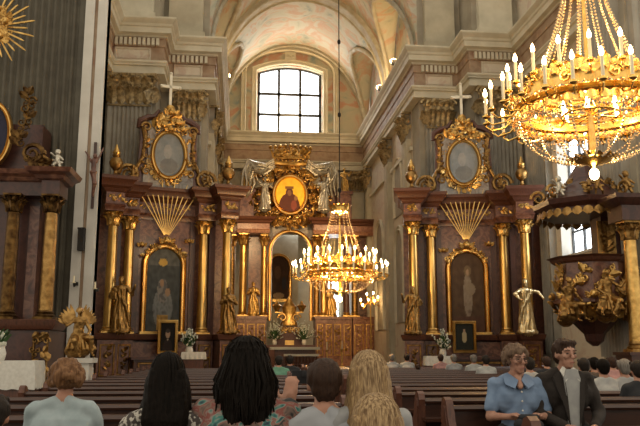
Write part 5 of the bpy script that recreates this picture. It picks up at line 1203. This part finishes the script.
put(562,337,5.12,label='man in dark suit and open white collar sitting facing the camera',shirt='s_suit',hair='h_brown',style='short',skin='skin_old',face=True,sleeve='long',rz=PI-R(2),head_turn=R(12),extra=suit_extra,voxel=.0095,build=.98)
BG=[(279,355,11.9,'s_green','h_dark','short','person in green shirt far ahead beside the aisle, left of two'),(290,357,12.9,'s_dark','h_dark','short','dark haired person far ahead beside the aisle, right of two'),
(584,356,7.9,'s_dark','h_dark','short','dark haired person just behind the man in the suit'),(603,353,7.4,'s_white','h_black','short','black haired person in white top right of the suited man'),
(624,348,6.9,'s_grey','h_grey','short','grey haired person in grey top near the right edge'),(638,352,6.0,'s_dark','h_dark','short','dark haired person cut by the right edge'),(594,349,9.2,'s_brown','h_black','short','dark haired person farther back right of the suited man'),
(612,351,10.1,'s_pink','h_brown','short','brown haired person in pink top in the right pews'),(486,358,12.6,'s_white','h_dark','short','dark haired person in white just left of the woman in blue'),(474,361,14.2,'s_white','h_grey','short','grey haired person in white below the right framed picture'),
(530,364,9.0,'s_white','h_dark','short','person in white glimpsed between the woman and the man'),(407,356,16.6,'s_white','h_dark','short','dark haired person in white far along the right pews by the aisle'),
(392,363,17.3,'s_white','h_grey','short','white clad person farthest left in the right pews'),(454,359,14.9,'s_grey','h_grey','short','grey haired person before the flowers of the right altar'),(441,362,15.8,'s_pink','h_brown','short','person in pinkish top left of the grey haired one'),
(418,364,15.3,'s_brown','h_brown','bun','brown haired person with a bun in the right pews'),(547,362,10.6,'s_dark','h_brown','short','dark clad person half hidden behind the suited man')]
for i,(px,py,Y,sh,ha,stl,lb) in enumerate(BG):
    # snap to the space in front of a pew back
    rws=rows if px>300 else lrows
    r_=min(rws,key=lambda q:abs(q+.24-Y)); Y=r_+.24
    put(px,py,Y,label=lb,shirt=sh,hair=ha,style=stl,group='people seen from behind in the pews',voxel=.02,cache=stl,sleeve='short',build=.95)
# ------------------------------------------------------------------ light
w=bpy.data.worlds.new('world'); SC.world=w; w.use_nodes=True; bg=w.node_tree.nodes['Background']; bg.inputs[0].default_value=(1.0,.90,.74,1); bg.inputs[1].default_value=.9
def plight(name,loc,e,r,c=(1,.62,.28)):
    l=bpy.data.lights.new(name,'POINT'); l.energy=e; l.shadow_soft_size=r; l.color=c; o=bpy.data.objects.new(name,l); COL.objects.link(o); o.location=loc; return o
for i in range(3):
    a=2*PI*i/3; plight('chandelier_glow',(NC.x+.6*cos(a),NC.y+.6*sin(a),NC.z+.35),85,.15); plight('chandelier_glow',(FC.x+.6*cos(a),FC.y+.6*sin(a),FC.z+.35),260,.15)
def spot(loc,to,e,ang,name='cornice_spot',c=(1,.66,.32),r=.05):
    dv=Vector((to[0]-loc[0],(to[1]-loc[1])*KY,to[2]-loc[2]))
    l=bpy.data.lights.new(name,'SPOT'); l.energy=e; l.spot_size=R(ang); l.spot_blend=.8; l.color=c; l.shadow_soft_size=r; o=bpy.data.objects.new(name,l); COL.objects.link(o); o.location=loc; o.rotation_euler=dv.to_track_quat('-Z','Y').to_euler(); return o
# small floodlights standing on the cornice
def flood(loc,to,e,label):
    t=empty('floodlight',loc,0,label,'floodlight','floodlights on the cornice')
    m=MB(); m.box(-.03,.03,-.03,.03,0,.1); m.box(-.12,.12,-.02,.02,.08,.11); m.build('bracket',M['chain'],t,smooth=False)
    q=MB(); q.box(-.16,.16,-.06,.06,.1,.34); q.build('housing',M['chain'],t,smooth=False)
    d=(Vector(to)-Vector(loc)).normalized(); g=MB(); g.ell((d.x*.12,d.y*.12,.24+d.z*.1),(.17,.08,.12),10,8); g.build('lens',M['flame'],t)
    spot(Vector(loc)+d*.3+Vector((0,0,.25)),to,e,110); plight('floodlight_glow',Vector(loc)+Vector((0,-.1,.45)),45,.06,(1,.7,.36))
flood((CR-.55,25.0,TOP+.02),(CXM,31,18.0),260,'floodlight on the right chancel cornice, nearer one')
flood((CR-.55,27.7,TOP+.02),(CXM,33.9,16.5),260,'floodlight on the right chancel cornice, farther one')
flood((CL+.55,27.0,TOP+.02),(CXM,33.9,16.5),260,'floodlight on the left chancel cornice')
flood((WX,YE-.2,TOP-.15),(WX,YE-.1,17.9),450,'floodlight under the lunette window')
# unseen warm spots added to brighten the high altar
spot((0.2,27.5,7.5),(2.6,33.2,7.0),900,75,'altar_fill_spot'); spot((5.4,27.5,7.5),(2.6,33.2,7.0),900,75,'altar_fill_spot')
plight('candelabrum_and_fill_glow',at(370.5,300,30.6),25,.2); plight('candelabrum_and_fill_glow',at(222.5,296,29.0),25,.2)
for cx_ in (-2.22,7.76):
    spot((cx_+(.8 if cx_<0 else -.8),18.5,4.8),(cx_,22,4.6),60,75,'altar_fill_spot',(1,.74,.42))
spot((.8,27.0,4.2),(2.2,33.2,1.6),330,70,'altar_fill_spot'); spot((5.2,27.0,4.2),(4.2,33.2,1.6),330,70,'altar_fill_spot')
# daylight through the side window
def area(loc,to,e,sx,sy,c=(.85,.92,1)):
    l=bpy.data.lights.new('window_daylight','AREA'); l.shape='RECTANGLE'; l.size=sx; l.size_y=sy; l.energy=e; l.color=c; o=bpy.data.objects.new('window_daylight',l); COL.objects.link(o); o.location=loc; o.rotation_euler=(Vector(to)-Vector(loc)).to_track_quat('-Z','Y').to_euler()
area((XR+.4,18.8,6.4),(5,18,3),60,1.8,3)
area((3.5,40.8,8.2),(2.6,35,2),260,5,2)
plight('candelabrum_and_fill_glow',(1.2,37,6.5),40,.3); plight('candelabrum_and_fill_glow',(4.3,37,6.5),40,.3)  # fill lights added to brighten the back room, no candelabra stand there
area((WX,YE+.3,15),(WX,20,8),220,3,3.6)
v=SC.view_settings; v.view_transform='Standard'; v.look='None'; v.gamma=1; v.use_curve_mapping=False; v.exposure=0.25

# ------------------------------------------------------------------ plan depth to metres
for o in list(SC.objects):
    if o.parent is not None or o.type=='CAMERA': continue
    o.location.y*=KY
    if o.type=='MESH' and abs(o.location.y)<1e-6 or o in (H,NA,FA,CO_): o.scale.y*=KY
    if o.name=='window_2': o.scale.x*=KY
